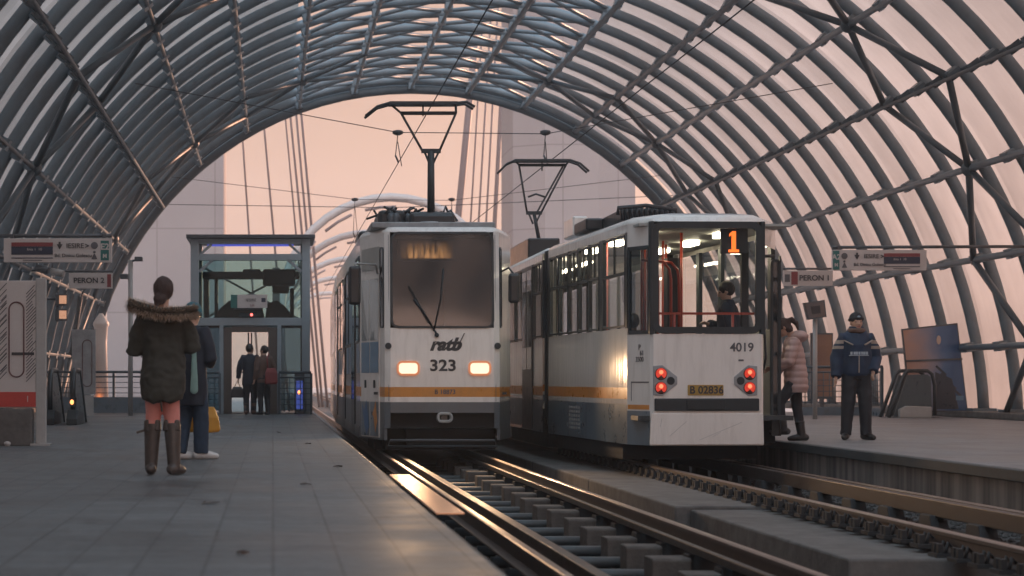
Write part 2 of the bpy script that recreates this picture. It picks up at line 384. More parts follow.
def panelled(m, w, h):                        # shuttering joints cast into big concrete faces
    nt = m.node_tree; N = nt.nodes; L = nt.links; b = N['Principled BSDF']; src = b.inputs['Base Color'].links[0].from_socket
    tc = N.new('ShaderNodeTexCoord'); mp = N.new('ShaderNodeMapping'); mp.inputs['Rotation'].default_value = (R(90), 0, 0); L.new(tc.outputs['Object'], mp.inputs[0])
    br = N.new('ShaderNodeTexBrick'); br.offset = 0; br.inputs['Scale'].default_value = 1; br.inputs['Brick Width'].default_value = w; br.inputs['Row Height'].default_value = h; br.inputs['Mortar Size'].default_value = .05; br.inputs['Mortar Smooth'].default_value = .6
    br.inputs['Color1'].default_value = (1, 1, 1, 1); br.inputs['Color2'].default_value = (.93, .93, .94, 1); br.inputs['Mortar'].default_value = (.72, .70, .70, 1); L.new(mp.outputs[0], br.inputs[0])
    mx = N.new('ShaderNodeMix'); mx.data_type = 'RGBA'; mx.blend_type = 'MULTIPLY'; mx.inputs['Factor'].default_value = 1; L.new(src, mx.inputs['A']); L.new(br.outputs['Color'], mx.inputs['B']); L.new(mx.outputs['Result'], b.inputs['Base Color'])
panelled(M['pylon'], 2.9, 4.2)

glass('corner_glass', (.42, .50, .52), -.03, body=(.02, .034, .042), bodymix=.5)
def led_blur():                               # amber matrix, its letters smeared upwards as the text runs
    m = mat('led_dest', (.06, .03, .015), .5); nt = m.node_tree; N = nt.nodes; L = nt.links; b = N['Principled BSDF']
    tc = N.new('ShaderNodeTexCoord'); mp = N.new('ShaderNodeMapping'); mp.inputs['Scale'].default_value = (28, 1, 3.5); L.new(tc.outputs['Object'], mp.inputs[0])
    n = N.new('ShaderNodeTexNoise'); n.inputs['Scale'].default_value = 1.; n.inputs['Detail'].default_value = 3; L.new(mp.outputs[0], n.inputs['Vector'])
    g = N.new('ShaderNodeTexCoord'); sp = N.new('ShaderNodeSeparateXYZ'); L.new(g.outputs['Generated'], sp.inputs[0])
    def ramp(sock, pts):
        c = N.new('ShaderNodeValToRGB'); e = c.color_ramp.elements
        while len(e) < len(pts): e.new(.5)
        for i, (p, v) in enumerate(pts): e[i].position = p; e[i].color = (v, v, v, 1)
        L.new(sock, c.inputs[0]); return c.outputs[0]
    def mul(a, c):
        k = N.new('ShaderNodeMath'); k.operation = 'MULTIPLY'; L.new(a, k.inputs[0]); L.new(c, k.inputs[1]); return k.outputs[0]
    v = mul(mul(ramp(n.outputs['Fac'], [(.36, .1), (.62, 1.)]), ramp(sp.outputs['X'], [(0, 0), (.22, .8), (.5, 1), (.85, .7), (1, 0)])), ramp(sp.outputs['Z'], [(0, .5), (.1, 1.), (.45, .5), (1, .0)]))
    k = N.new('ShaderNodeMath'); k.operation = 'MULTIPLY'; k.inputs[1].default_value = .55; L.new(v, k.inputs[0])
    b.inputs['Emission Color'].default_value = (1., .42, .13, 1); L.new(k.outputs[0], b.inputs['Emission Strength'])
led_blur()
# ------------------------------------------------------------------ the setting
def struct(mb, name, m, **k):
    return tag(mb.build(name, m, **k), kind='structure')
PX = .99            # left platform edge
QX = 6.85           # right platform edge
RZ = -.30           # top of the rails
g = MB(); g.face([(-250, -60, -1.05), (250, -60, -1.05), (250, 480, -1.05), (-250, 480, -1.05)]); struct(g, 'ground', M['ground_grey'])
p = MB(); p.box(-6.6, PX - .012, -24, 51.5, -.98, 0); struct(p, 'left_platform', M['platform_paving'], bevel=.012)
p = MB(); p.box(QX + .05, 16.2, -24, 51.5, -.98, 0); struct(p, 'right_platform', M['pale_paving'], bevel=.015)
p = MB(); p.box(QX, QX + .047, -24, 51.5, -.98, -.115); struct(p, 'platform_wall', M['streaked_wall'])
p = MB(); p.box(QX - .05, QX + .047, -24, 51.5, -.112, -.004); struct(p, 'platform_kerb', M['edge_dark'], bevel=.01)
p = MB(); p.box(PX - .009, PX + .03, -24, 51.5, -.98, -.03); struct(p, 'left_platform_wall', M['edge_dark'])
p = MB(); p.box(PX + .035, 4.3, -24, 200, -1.0, -.70); struct(p, 'trackbed', M['trough_gravel'])
# the raised slab of the second track, in stepped pours
sl = MB()
rnd = random.Random(3)
y = -24
while y < 60:
    L_ = 5.5; x0 = 4.33 if y < 9.5 else (4.17 if y < 15 else 4.02); z1 = -.60 if y < 9.5 else (-.475 if y < 15 else -.44)
    sl.box(x0, 5.42, y, y + L_ - .025, -.99, z1); y += L_
sl.box(4.02, QX - .004, 60, 200, -.855, -.44)
struct(sl, 'track_slab', M['slab_concrete'], bevel=.02)
sl = MB(); sl.box(5.425, QX - .004, -24, 60, -.855, -.60); struct(sl, 'ballast_strip', M['ballast'])
for sx0, sx1 in ((-6.9, -5.95), (15.05, 16.2)):
    k = MB(); k.box(sx0, sx1, -24, 67, .003, .14); struct(k, 'kerb', M['slab_concrete'], bevel=.02)

# ------------------------------------------------------------------ tracks
def rail(mb, x, top, head=.068, foot=.14, h=.15, y0=-24, y1=190):
    prof = [(-foot / 2, -h), (foot / 2, -h), (foot / 2, -h + .012), (.012, -h + .03), (.012, -.042), (head / 2, -.034), (head / 2, -.008), (head / 2 - .012, 0), (-head / 2 + .012, 0), (-head / 2, -.008), (-head / 2, -.034), (-.012, -.042), (-.012, -h + .03), (-foot / 2, -h + .012)]
    pts = [(x + a, top + b) for a, b in prof]
    n = len(pts); b0 = len(mb.v)
    mb.loft([[(a, y0, b) for a, b in pts], [(a, y1, b) for a, b in pts]], 1, smooth=False)
    for j in range(n):
        if min(b for _, b in (prof[j], prof[(j + 1) % n])) > -.012: mb.m[b0 and (len(mb.f) - n - 2 + j) or j] = 0
def make_track(label, xs, guards):
    t = thing('tram_track', label, 'tram track', ((xs[0] + xs[1]) / 2, 0, RZ - .15)); T = inv(t)
    for x in xs:
        mb = MB(T); rail(mb, x, RZ); mb.build('rail', [M['rail_head'], M['rail_rust']], t, fix=True)
    for x, w, h, top in guards:
        mb = MB(T); mb.box(x - w / 2, x + w / 2, -24, 60, top - h, top); mb.build('guard_beam', M['guard_steel'], t, bevel=.008)
    return t, T
t1, T1 = make_track('steel tram track on concrete blocks in the open trench beside the left platform', (1.70, 3.16), ((1.90, .085, .17, RZ - .004), (3.05, .05, .06, RZ - .075)))
proto = {}
def rep(key, t, T, loc, fn, name, m, bevel=0):
    """copies of one part along a track"""
    if key not in proto:
        mb = MB(); fn(mb); o = mb.build(name, m, t, bevel=bevel); proto[key] = o
    else:
        o = proto[key].copy(); COL.objects.link(o); o.parent = t
    o.location = T @ Vector(loc)
    return o
def block_fn(mb):
    mb.prism([(-.14, 0), (.14, 0), (.14, .205), (.12, .225), (-.125, .225), (-.14, .21)], 'x', -.21, .06)
def bracket_fn(mb):
    mb.prism([(-.24, 0), (.24, 0), (.10, .245), (-.10, .245)], 'x', -.03, .22)
def outer_block(mb):
    mb.prism([(-.19, 0), (.19, 0), (.19, .36), (.13, .40), (-.13, .40), (-.19, .36)], 'x', -.2, .14)
def pipe_fn(mb):
    mb.tube([(-.62, 0, 0), (.70, 0, 0)], .048, 8)
i = 0; y = 7.2
while y < 34:
    o = rep('block', t1, T1, (2.95, y, -.697), block_fn, 'support_block', M['block_concrete'], .012)
    o.rotation_euler.z = rnd.uniform(-.05, .05); o.scale = (rnd.uniform(.92, 1.08), rnd.uniform(.9, 1.1), rnd.uniform(.92, 1.04))
    rep('bracket', t1, T1, (3.05, y + .08, -.697), bracket_fn, 'rail_bracket', M['bracket'], .006)
    rep('pipe', t1, T1, (2.36, y + .40, -.64), pipe_fn, 'tie_rod', M['pipe'])
    y += 1.05
t2, T2 = make_track('rusty steel tram track clipped onto the raised slab beside the right platform', (5.0, 6.38), ((5.115, .05, .12, RZ - .02), (6.10, .10, .15, RZ + .02)))
def clip_fn(mb):
    mb.box(-.15, -.02, -.10, .10, 0, .03); mb.box(-.13, -.09, -.075, -.02, .03, .10); mb.box(-.13, -.09, .02, .075, .03, .10)
    mb.tube([(-.07, -.05, .03), (-.05, -.05, .11), (-.02, -.05, .07)], .014, 6); mb.tube([(-.07, .05, .03), (-.05, .05, .11), (-.02, .05, .07)], .014, 6)
def pad_fn(mb): mb.box(-.10, .10, -.17, .17, 0, .02)
def chair_fn(mb): mb.prism([(-.24, 0), (.24, 0), (.14, .182), (-.14, .182)], 'x', -.10, .06)
y = 9.6; n_ = 0
while y < 34:
    zz = -.475 if y < 15 else -.44
    rep('clip', t2, T2, (4.975, y, zz), clip_fn, 'rail_clip', M['bracket'])
    if n_ % 3 == 0: rep('chair', t2, T2, (6.10, y, -.60), chair_fn, 'beam_chair', M['bracket'], .01)
    n_ += 1
    y += .42
# loose stones and grit lying about the track
gs = MB(); rs = random.Random(21)
def stone(x, y, z, r):
    a = rs.uniform(0, 6); gs.loft([[(x + q * r * math.cos(a + j * 1.257) * rs.uniform(.7, 1.2), y + q * r * math.sin(a + j * 1.257) * rs.uniform(.7, 1.2), z + h * r) for j in range(5)] for q, h in ((.8, -.2), (1., .3), (.45, .9))], smooth=False)
for _ in range(2600): stone(rs.uniform(PX + .08, 3.95), 8 + 22 * rs.random() ** 1.6, -.70, rs.uniform(.012, .04))
for _ in range(500): stone(rs.gauss(4.75, .18), 10 + 16 * rs.random() ** 1.5, -.44 if True else 0, rs.uniform(.006, .018)) if False else None
for _ in range(1500): stone(rs.uniform(5.46, 6.8), 12 + 16 * rs.random() ** 1.4, -.60, rs.uniform(.012, .038))
for _ in range(300): stone(rs.uniform(1.02, 1.25), 10 + 14 * rs.random(), -.70, rs.uniform(.02, .05))
tag(gs.build('gravel', M['ballast']), 'grey brown stones and grit scattered between the tram rails', 'gravel', kind='stuff')
# metal strip on the platform edge, its orange glare put into the colour
tag(MB().box(.985, 1.16, 12.1, 17.0, .004, .018).build('edge_plate', M['copper_plate'], bevel=.004), 'worn bronze metal edge plate lying along the left platform lip', 'edge plate')

# ------------------------------------------------------------------ the arched roof
CX, CZ, RR = 4.57, -.35, 11.25
def arc(th, r, y=0.): return Vector((CX + r * math.sin(R(th)), y, CZ + r * math.cos(R(th))))
roof = thing('arched_roof', 'long vaulted tram station roof of grey tubular ribs and milky sheets', 'roof', (CX, 22, 0)); TR = inv(roof)
RIB_Y = list(range(-16, 67, 2))
def rib_mesh(mb, rad=.165, y=22.):
    mb.tube([arc(-88 + 176 * i / 60, RR - .17, y) for i in range(61)], .128, 12, up=(0, 1, 0), sq=(1, .75))
    for th in range(-80, 81, 10):
        c = arc(th, RR - .38, y); n_ = (arc(th, RR, y) - c).normalized(); tt = Vector((0, 1, 0)).cross(n_)
        Mx = Matrix((tt, Vector((0, 1, 0)), n_)).transposed().to_4x4(); Mx.translation = c
        mb.box(-.10, .10, -.16, .16, -.10, .10, 0, Mx)
    for th in (-88, 88):
        c = arc(th, RR - .2, y); mb.box(c.x - .3, c.x + .3, y - .25, y + .25, .142, .20)
mb = MB(TR); rib_mesh(mb); rib0 = mb.build('roof_rib', M['rib_paint'], roof)
for y in RIB_Y:
    o = rib0 if y == 22 else rib0.copy()
    if y != 22: COL.objects.link(o); o.parent = roof
    o.location = (0, y - 22, 0)
for y, r_, rd in ((66.20, RR - .46, .15), (66.7, RR - .15, .22)):
    mb = MB(TR); mb.tube([arc(a, r_, y) for a in range(-88, 89, 4)], rd, 10, up=(0, 1, 0)); mb.build('end_arch', M['brace_paint'], roof)
for th in range(-80, 81, 10):
    mb = MB(TR)
    if abs(th) == 50:
        mb.tube([arc(th, RR - .36, -17), arc(th, RR - .36, 65.9)], .04, 8); mb.tube([arc(th, RR - .60, -17), arc(th, RR - .60, 65.9)], .04, 8)
        yy = -16.5; s_ = 1
        while yy < 65.8:
            mb.beam(arc(th, RR - .36, yy), arc(th, RR - .60, yy + .1), .05, .16); yy += 1.
        mb.build('roof_truss', M['brace_paint'], roof)
    else:
        mb.tube([arc(th, RR - .44, -17), arc(th, RR - .44, 66.2)], .07 if th > 0 else .045, 8)
        mb.build('roof_purlin', M['rib_paint'] if th > 30 else M['brace_paint'], roof)
# milky sheets between the ribs, left open along the ridge
def sheet(mb, a0, a1, y, w):
    k = max(2, int(abs(a1 - a0) / 4)); A = [a0 + (a1 - a0) * i / k for i in range(k + 1)]
    b = mb._add([arc(a, RR + .03, yy) for a in A for yy in (y, y + w)])
    for i in range(k):
        mb.f.append((b + 2 * i, b + 2 * i + 1, b + 2 * i + 3, b + 2 * i + 2)); mb.m.append(0); mb.sm.append(True)
mb = MB(TR); sheet(mb, -88.5, -20.4, 22.0, 2.0); sheet(mb, 20.4, 88.5, 22.0, 2.0); sh0 = mb.build('roof_sheet', M['roof_sheet'], roof, fix=False)
mb = MB(TR)
for a in range(-20, 20, 10):
    mb.tube([arc(a, RR - .12, 22), arc(a + 10, RR - .12, 24)], .06, 6); mb.tube([arc(a + 10, RR - .12, 22), arc(a, RR - .12, 24)], .06, 6)
rd0 = mb.build('ridge_bracing', M['rib_paint'], roof)
for y in RIB_Y[:-1]:
    for src in (sh0, rd0):
        o = src if y == 22 else src.copy()
        if y != 22: COL.objects.link(o); o.parent = roof
        o.location = (0, y - 22, 0)
for yc in (60, 40, 20, 0):
    for th in (-80, -60, -40, -20, 20, 40, 60, 80):
        mb = MB(TR); e = 8 if abs(th) == 80 else 10
        for dth in (-10, 10):
            d2 = dth if abs(th + dth) < 88 else (8 if dth > 0 else -8)
            for dy in (-2, 2):
                mb.tube([arc(th, RR - .46, yc), arc(th + d2, RR - .46, yc + dy)], .07, 8)
        c = arc(th, RR - .46, yc); mb.ball(c, .16, 8, 6)
        mb.build('cross_brace', M['brace_paint'], roof)

# ------------------------------------------------------------------ beyond the roof
def pylon(label, poly, y0, y1, h):
    o = MB()
    o.loft([[(x, y, -1) for x, y in poly], [(x * .997 + poly[0][0] * .003, y, h) for x, y in poly]], smooth=False)
    for zz in (3.5, 9.5, 15.5, 21.5):
        pass
    return tag(o.build('bridge_pylon', M['pylon'], bevel=.05), label, 'pylon')
pylon('pale concrete bridge pylon rising behind the lift on the left', [(-8.3, 100), (-2.45, 100), (-2.45, 105), (-8.3, 105)], 0, 0, 46)
pylon('many sided pale concrete bridge pylon behind the right hand tram', [(12.1, 101), (13.6, 100), (16.3, 100), (18.4, 101.5), (18.4, 106), (12.1, 106)], 0, 0, 46)
def hanger(a, b, w, Y, label):
    A = at(*a, Y); B = at(*b, Y); d = (A - B).normalized()
    lo = B - d * ((B.z + 1) / d.z); hi = B + d * ((30 - B.z) / d.z)
    tag(MB().tube([lo, hi], w * Y / 4000, 8).build('bridge_hanger', M['hanger']), label, 'hanger', 'steel hangers beyond the station mouth')
for j, (a, b, w) in enumerate((((242.6, 136), (249, 233), 2.2), ((264, 124), (273.6, 233), 2.4), ((285, 112), (296, 233), 2.0), ((290, 111), (302, 233), 2.6), ((296, 110), (307, 233), 2.6), ((301, 108), (311.6, 227), 2.8))):
    hanger(a, b, w, 112, ['thin hanger nearest the left pylon, above the lift roof', 'lone thin hanger over the middle of the lift roof', 'thinnest hanger at the left of the close bundle of four', 'second hanger of the bundle of four over the lift corner', 'third hanger of the bundle of four over the lift corner', 'rightmost hanger of the bundle of four over the lift corner'][j])
for j, (a, b, w) in enumerate((((470, 97), (460, 200), 7), ((478, 100), (472, 200), 2), ((486, 100), (480, 200), 2.2), ((493, 100), (487.5, 200), 2.2), ((501.5, 100), (496, 200), 4.5), ((510, 105), (505, 205), 4))):
    hanger(a, b, w, 118, ['thickest dark hanger just right of the left tram mast', 'first thin hanger right of the thickest one', 'middle one of three thin hangers between the thick ones', 'third thin hanger between the thick ones', 'medium thick hanger left of the right pylon', 'hanger standing closest to the right pylon'][j])
def hoop(Y, cx, r, zc, label, rad=.2):
    t = thing('roof_hoop', label, 'hoop', (cx, Y, -1), 0, 'arched hoops over the tracks beyond the station'); T = inv(t)
    mb = MB(T); pts = [(cx - r, Y, -1)] + [(cx - r * math.cos(R(a)), Y, zc + r * math.sin(R(a))) for a in range(0, 181, 9)] + [(cx + r, Y, -1)]
    mb.tube(pts, rad, 10, up=(0, 1, 0)); mb.build('hoop_tube', M['hoop'], t)
    for a in (32, 58, 84):
        mb = MB(T); q = [Vector((cx - (r - .45) * math.cos(R(a + d)), Y, zc + (r - .45) * math.sin(R(a + d)))) for d in (-9, 0, 9)]
        mb.tube(q, .07, 6, up=(0, 1, 0)); mb.build('lamp_tube', M['hanger'], t)
for j, Y in enumerate((95, 118, 143, 170, 200)):
    hoop(Y, 5.6 - .0 * j, 5.2, 4.3, ['nearest arched hoop beyond the lift', 'second arched hoop down the line', 'third arched hoop down the line', 'fourth arched hoop down the line', 'farthest arched hoop down the line'][j])
# pale screen wall down the line
t = thing('screen_wall', 'pale panelled screen wall with steel posts beside the far tracks', 'wall', (.1, 70, -1)); T = inv(t)
for k in range(16):
    y0 = 70 + k * 7
    mb = MB(T); mb.box(.02, .14, y0 + .08, y0 + 6.92, -1, 4.6); mb.build('wall_panel', M['pale_panel'], t)
    mb = MB(T); mb.box(-.02, .24, y0 - .08, y0 + .08, -1, 4.75); mb.build('post', M['hanger'], t)

# ------------------------------------------------------------------ the lift
t = thing('glass_lift', 'glass lift shaft with grey blue frame at the end of the left platform', 'lift', (-.55, 49.7, 0)); T = inv(t)
x0, x1, y0, y1, h = -2.0, .90, 48.5, 51.0, 4.25
mb = MB(T)
for x in (x0, x1 - .2):
    for y in (y0, y1 - .2): mb.box(x, x + .2, y, y + .2, 0, h)
mb.box(x0 + .2, x1 - .2, y0 + .01, y0 + .19, 2.14, 2.33); mb.box(x0 + .2, x1 - .2, y1 - .19, y1 - .01, 2.14, 2.33)
mb.box(x0 + .2, x1 - .2, y0 + .01, y0 + .15, 3.72, 3.88); mb.box(x0 + .2, x1 - .2, y0 + .01, y0 + .15, 4.12, 4.25)
for s in (-1, 1):
    cx_ = (x0 + x1) / 2; xa = cx_ + s * 1.24
    mb.beam((xa, y0 + .08, 3.45), (xa - s * .35, y0 + .08, 3.76), .07, .07)
    mb.beam((xa, y0 + .08, 3.85), (xa - s * .3, y0 + .08, 4.12), .06, .06)
for x in (-1.30, .10): mb.box(x, x + .10, y0 - .02, y0 + .12, 0, 2.14)
mb.build('lift_frame', M['lift_paint'], t, bevel=.01)
MB(T).box(x0 - .10, x1 + .12, y0 - .18, y1 + .15, h, h + .09).build('roof', M['dark_steel'], t, bevel=.01)
MB(T).box(x0 + .2, x1 - .2, y0 + .06, y0 + .075, 2.33, 3.72).build('upper_glass', M['lift_glass'], t)
MB(T).box(x0 + .05, x0 + .065, y0 + .2, y1 - .2, .1, 4.1).build('side_glass', M['lift_glass'], t)
MB(T).box(x1 - .065, x1 - .05, y0 + .2, y1 - .2, .1, 4.1).build('side_glass', M['lift_glass'], t)
for a, b in ((x0 + .2, -1.30), (.20, x1 - .2)):
    MB(T).box(a, b, y0 + .07, y0 + .085, .08, 2.14).build('lower_glass', M['lift_low_glass'], t)
mb = MB(T); mb.box(-1.2, -1.0, y0 + .02, y0 + .16, 0, 2.10); mb.box(-.12, .10, y0 + .02, y0 + .16, 0, 2.10); mb.box(-1.0, -.12, y0 + .02, y0 + .16, 1.98, 2.12)
mb.build('door_surround', M['lift_door'], t, bevel=.008)
for a, b in ((-.99, -.575), (-.545, -.13)):
    d = MB(T).box(a, b, y0 + .09, y0 + .105, .03, 1.97).build('door', M['clear_glass'], t)
    mb = MB(T); c_ = b - .04 if a < -.9 else a; mb.box(c_, c_ + .04, y0 + .08, y0 + .115, .03, 1.97); mb.build('stile', M['lift_door'], d)
mb = MB(T)
mb.box(x0 + .25, x1 - .25, y0 + .9, y0 + 1.3, 3.32, 3.5); mb.box(-.25, .55, y0 + .7, y0 + 1.5, 3.16, 3.55); mb.box(-.02, .40, y0 + .8, y0 + 1.5, 2.98, 3.17); mb.box(-.75, -.3, y0 + .9, y0 + 1.3, 3.42, 3.56)
mb.box(-1.72, -1.58, y0 + 1, y0 + 1.2, 2.3, 3.4); mb.box(-1.45, -1.36, y0 + 1, y0 + 1.2, 2.3, 3.4); mb.box(.42, .52, y0 + 1, y0 + 1.2, 2.3, 3.1)
mb.prism([(-1.5, 2.34), (-.2, 2.34), (-.3, 2.75), (-.7, 2.86), (-1.1, 2.78), (-1.3, 2.6)], 'y', y0 + 1.0, y0 + 1.5); mb.prism([(-.2, 2.34), (.55, 2.34), (.3, 2.65), (.1, 2.80), (-.15, 2.72)], 'y', y0 + 1.1, y0 + 1.4)
mb.build('lift_machinery', M['lift_machine'], t, bevel=.05)
mb = MB(T)
for a, b in (((x0 + .2, 2.35), (x1 - .2, 3.7)), ((x0 + .2, 3.7), (x1 - .2, 2.35))): mb.beam((a[0], y1 - .1, a[1]), (b[0], y1 - .1, b[1]), .05, .05)
mb.build('cross_rods', M['lift_paint'], t)
MB(T).box(-1.6, .5, y0 + .25, y0 + .30, 4.08, 4.13).build('light_strip', M['blue_led'], t)
mb = MB(T); mb.box(-.82, -.38, y0 - .06, y0 - .025, 2.36, 2.44, 0); mb.build('indicator_box', M['lift_machine'], t)
MB(T).ball((-.52, y0 - .065, 2.40), (.035, .012, .035)).build('indicator_lamp', M['red_led'], t)
MB(T).box(-1.98, .88, y0 + .2, y1 - .2, .004, .02).build('lift_floor', M['dark_steel'], t)
t = thing('hanging_sign', 'small white and green exit sign in front of the lift upper glass', 'sign', at(250, 302, 48.3)); T = inv(t)
MB(T).box(-.86, -.14, 48.28, 48.31, 2.56, 2.88).build('panel', M['sign_white'], t)
MB(T).box(-1.02, -.864, 48.28, 48.31, 2.56, 2.88).build('green_panel', M['sign_green'], t)
text('lettering', 'IESIRE', .10, T @ Vector((-.53, 48.272, 2.745)), t, M['black_ink']); text('lettering', 'Lift', .08, T @ Vector((-.5, 48.272, 2.62)), t, M['sign_red'])
MB(T).box(-.28, -.18, 48.272, 48.279, 2.70, 2.80).build('symbol', M['sign_navy'], t)
MB(T).box(-.95, -.25, 48.31, 48.5, 2.53, 2.55).build('bracket', M['dark_steel'], t)
# blue screen glowing by the lift
t = thing('info_screen', 'slim glowing blue screen standing right of the lift doors', 'screen', (.45, 47.3, 0)); T = inv(t)
MB(T).box(.52, .76, 48.30, 48.40, 0, 1.02).build('casing', M['dark_steel'], t, bevel=.01)
MB(T).box(.56, .72, 48.29, 48.297, .12, .80).build('display', mat('screen_blue', (.03, .05, .2), .3, emit=(.10, .18, .8), es=.07), t)
MB(T).ball((.63, 48.285, .52), (.035, .01, .05)).build('spot', M['warm_led'], t)

# ------------------------------------------------------------------ railings
def railing(label, pts, h, kerb=0., mesh_step=0., posts=None):
    P = [Vector((*p, 0)) for p in pts]
    t = thing('railing', label, 'railing', P[0]); T = inv(t)
    mb = MB(T)
    for a, b in zip(P, P[1:]):
        for zz, r in ((h, .032), (h - .12, .02)): mb.tube([a + UP * zz, b + UP * zz], r, 8)
    mb.build('handrail', M['rail_paint'], t)
    for a, b in zip(P, P[1:]):
        n = max(1, round((b - a).length / 1.5))
        for i in range(n + 1):
            q = a.lerp(b, i / n); MB(T).box(q.x - .03, q.x + .03, q.y - .03, q.y + .03, 0, h - .02).build('post', M['rail_paint'], t)
        mb = MB(T); zz = kerb + .1
        while zz < h - .2: mb.tube([a + UP * zz, b + UP * zz], .010, 6); zz += .13
        if mesh_step:
            k = int((b - a).length / mesh_step)
            for i in range(1, k): q = a.lerp(b, i / k); mb.tube([q + UP * (kerb + .06), q + UP * (h - .12)], .010, 6)
        mb.build('infill', M['rail_paint'], t)
        if kerb:
            d = (b - a).normalized(); MB(T).beam(a + UP * kerb / 2 - d * .02, b + UP * kerb / 2 + d * .02, .07, kerb - .01).build('kick_panel', M['tram_slate'], t)
    return t
railing('long low railing with solid kick panel round the stairwell, left of the lift', [(-5.7, 49.6), (-2.2, 49.6)], 1.02, .40)
railing('short blue grey railing left of the lift doors, behind the waiting pair', [(-1.95, 48.1), (-1.28, 48.1)], 1.0, 0., .12)
railing('short blue grey railing right of the lift doors', [(.14, 48.1), (.92, 48.1)], 1.0, 0., .12)
railing('dark railing behind the standing man on the right platform', [(12.15, 46.2), (13.7, 46.2), (13.7, 45.0)], 1.12, .2, .14)

# ------------------------------------------------------------------ escalators
def escalator(label, loc, rz, w, side, ls=1.):
    t = thing('escalator', label, 'escalator', loc, rz)
    for s in (-1, 1):
        x = s * w / 2
        path = [(x, -.05, .10), (x, -.12, .55), (x, -.06, .92), (x, .12, 1.0), (x, .9, 1.0), (x, 1.35, .72), (x, 2.3, -.10), (x, 3.0, -.7)]
        b = MB(); b.prism([(-.02, .02), (-.06, .6), (.1, .95), (.9, .95), (1.3, .66), (2.1, -.05), (2.1, -.4), (0, -.4)], 'x', x - .025, x + .025); b.build('balustrade', M['escalator_side'], t, bevel=.008)
        h_ = MB(); h_.tube(path, .05, 10, up=(1, 0, 0)); h_.build('handrail', M['escalator_black'], t)
        k = MB(); k.prism([(-.35, 0), (.9, 0), (.9, .22), (-.15, .28), (-.35, .12)], 'x', x - .10 * 1, x + .10 * 1); k.build('newel_base', M['escalator_black'] if side == 0 else M['post_grey'], t, bevel=.02)
    MB().box(-w / 2 + .1, w / 2 - .1, -.4, .8, .004, .012).build('comb_plate', M['dark_steel'], t)
    for c_ in t.children: c_.scale = (1, ls, 1)
    return t
escalator('dark escalator going down at the left of the left platform, beyond the map board', (-3.86, 36.6, 0), 0, .42, 0)
t = thing('escalator', 'black handrailed escalator in front of the large advert on the right platform', 'escalator', (13.85, 43.4, 0)); T = inv(t)
for y in (43.4, 44.0):
    mb = MB(T); mb.tube([(13.36, y, .0), (13.50, y, .38), (13.70, y, .94), (13.78, y, 1.02), (14.20, y, 1.02), (14.30, y, .95), (14.36, y, .70), (14.36, y, .05)], .042, 10, up=(0, 1, 0)); mb.build('handrail', M['escalator_black'], t)
    mb = MB(T); mb.prism([(13.46, .02), (13.76, .92), (14.2, .94), (14.27, .88), (14.30, .02)], 'y', y - .01, y + .01); mb.build('balustrade', M['escalator_side'], t)
MB(T).prism([(13.55, 0), (14.25, 0), (14.25, .24), (13.7, .26), (13.55, .18)], 'y', 43.25, 43.385).build('newel_base', M['post_grey'], t, bevel=.02)
MB(T).box(13.4, 14.5, 43.45, 43.95, .004, .012).build('comb_plate', M['dark_steel'], t)
MB_ = thing('marker_lamp', 'small amber lamp glowing on the left escalator newel', 'lamp', at(72, 402, 36.0)); T = inv(MB_)
MB(T).ball(at(73, 402, 36.35) + Vector((0, -.2, 0)), (.035, .02, .045)).build('bulb', M['warm_led'], MB_)  # glint on the newel built as a small glowing spot
MB(T).box(*[v for q in zip(at(73, 402, 36.15) - Vector((.06, -.0, .08)), at(73, 402, 36.15) + Vector((.06, .1, .08))) for v in q]).build('lamp_housing', M['escalator_black'], MB_)

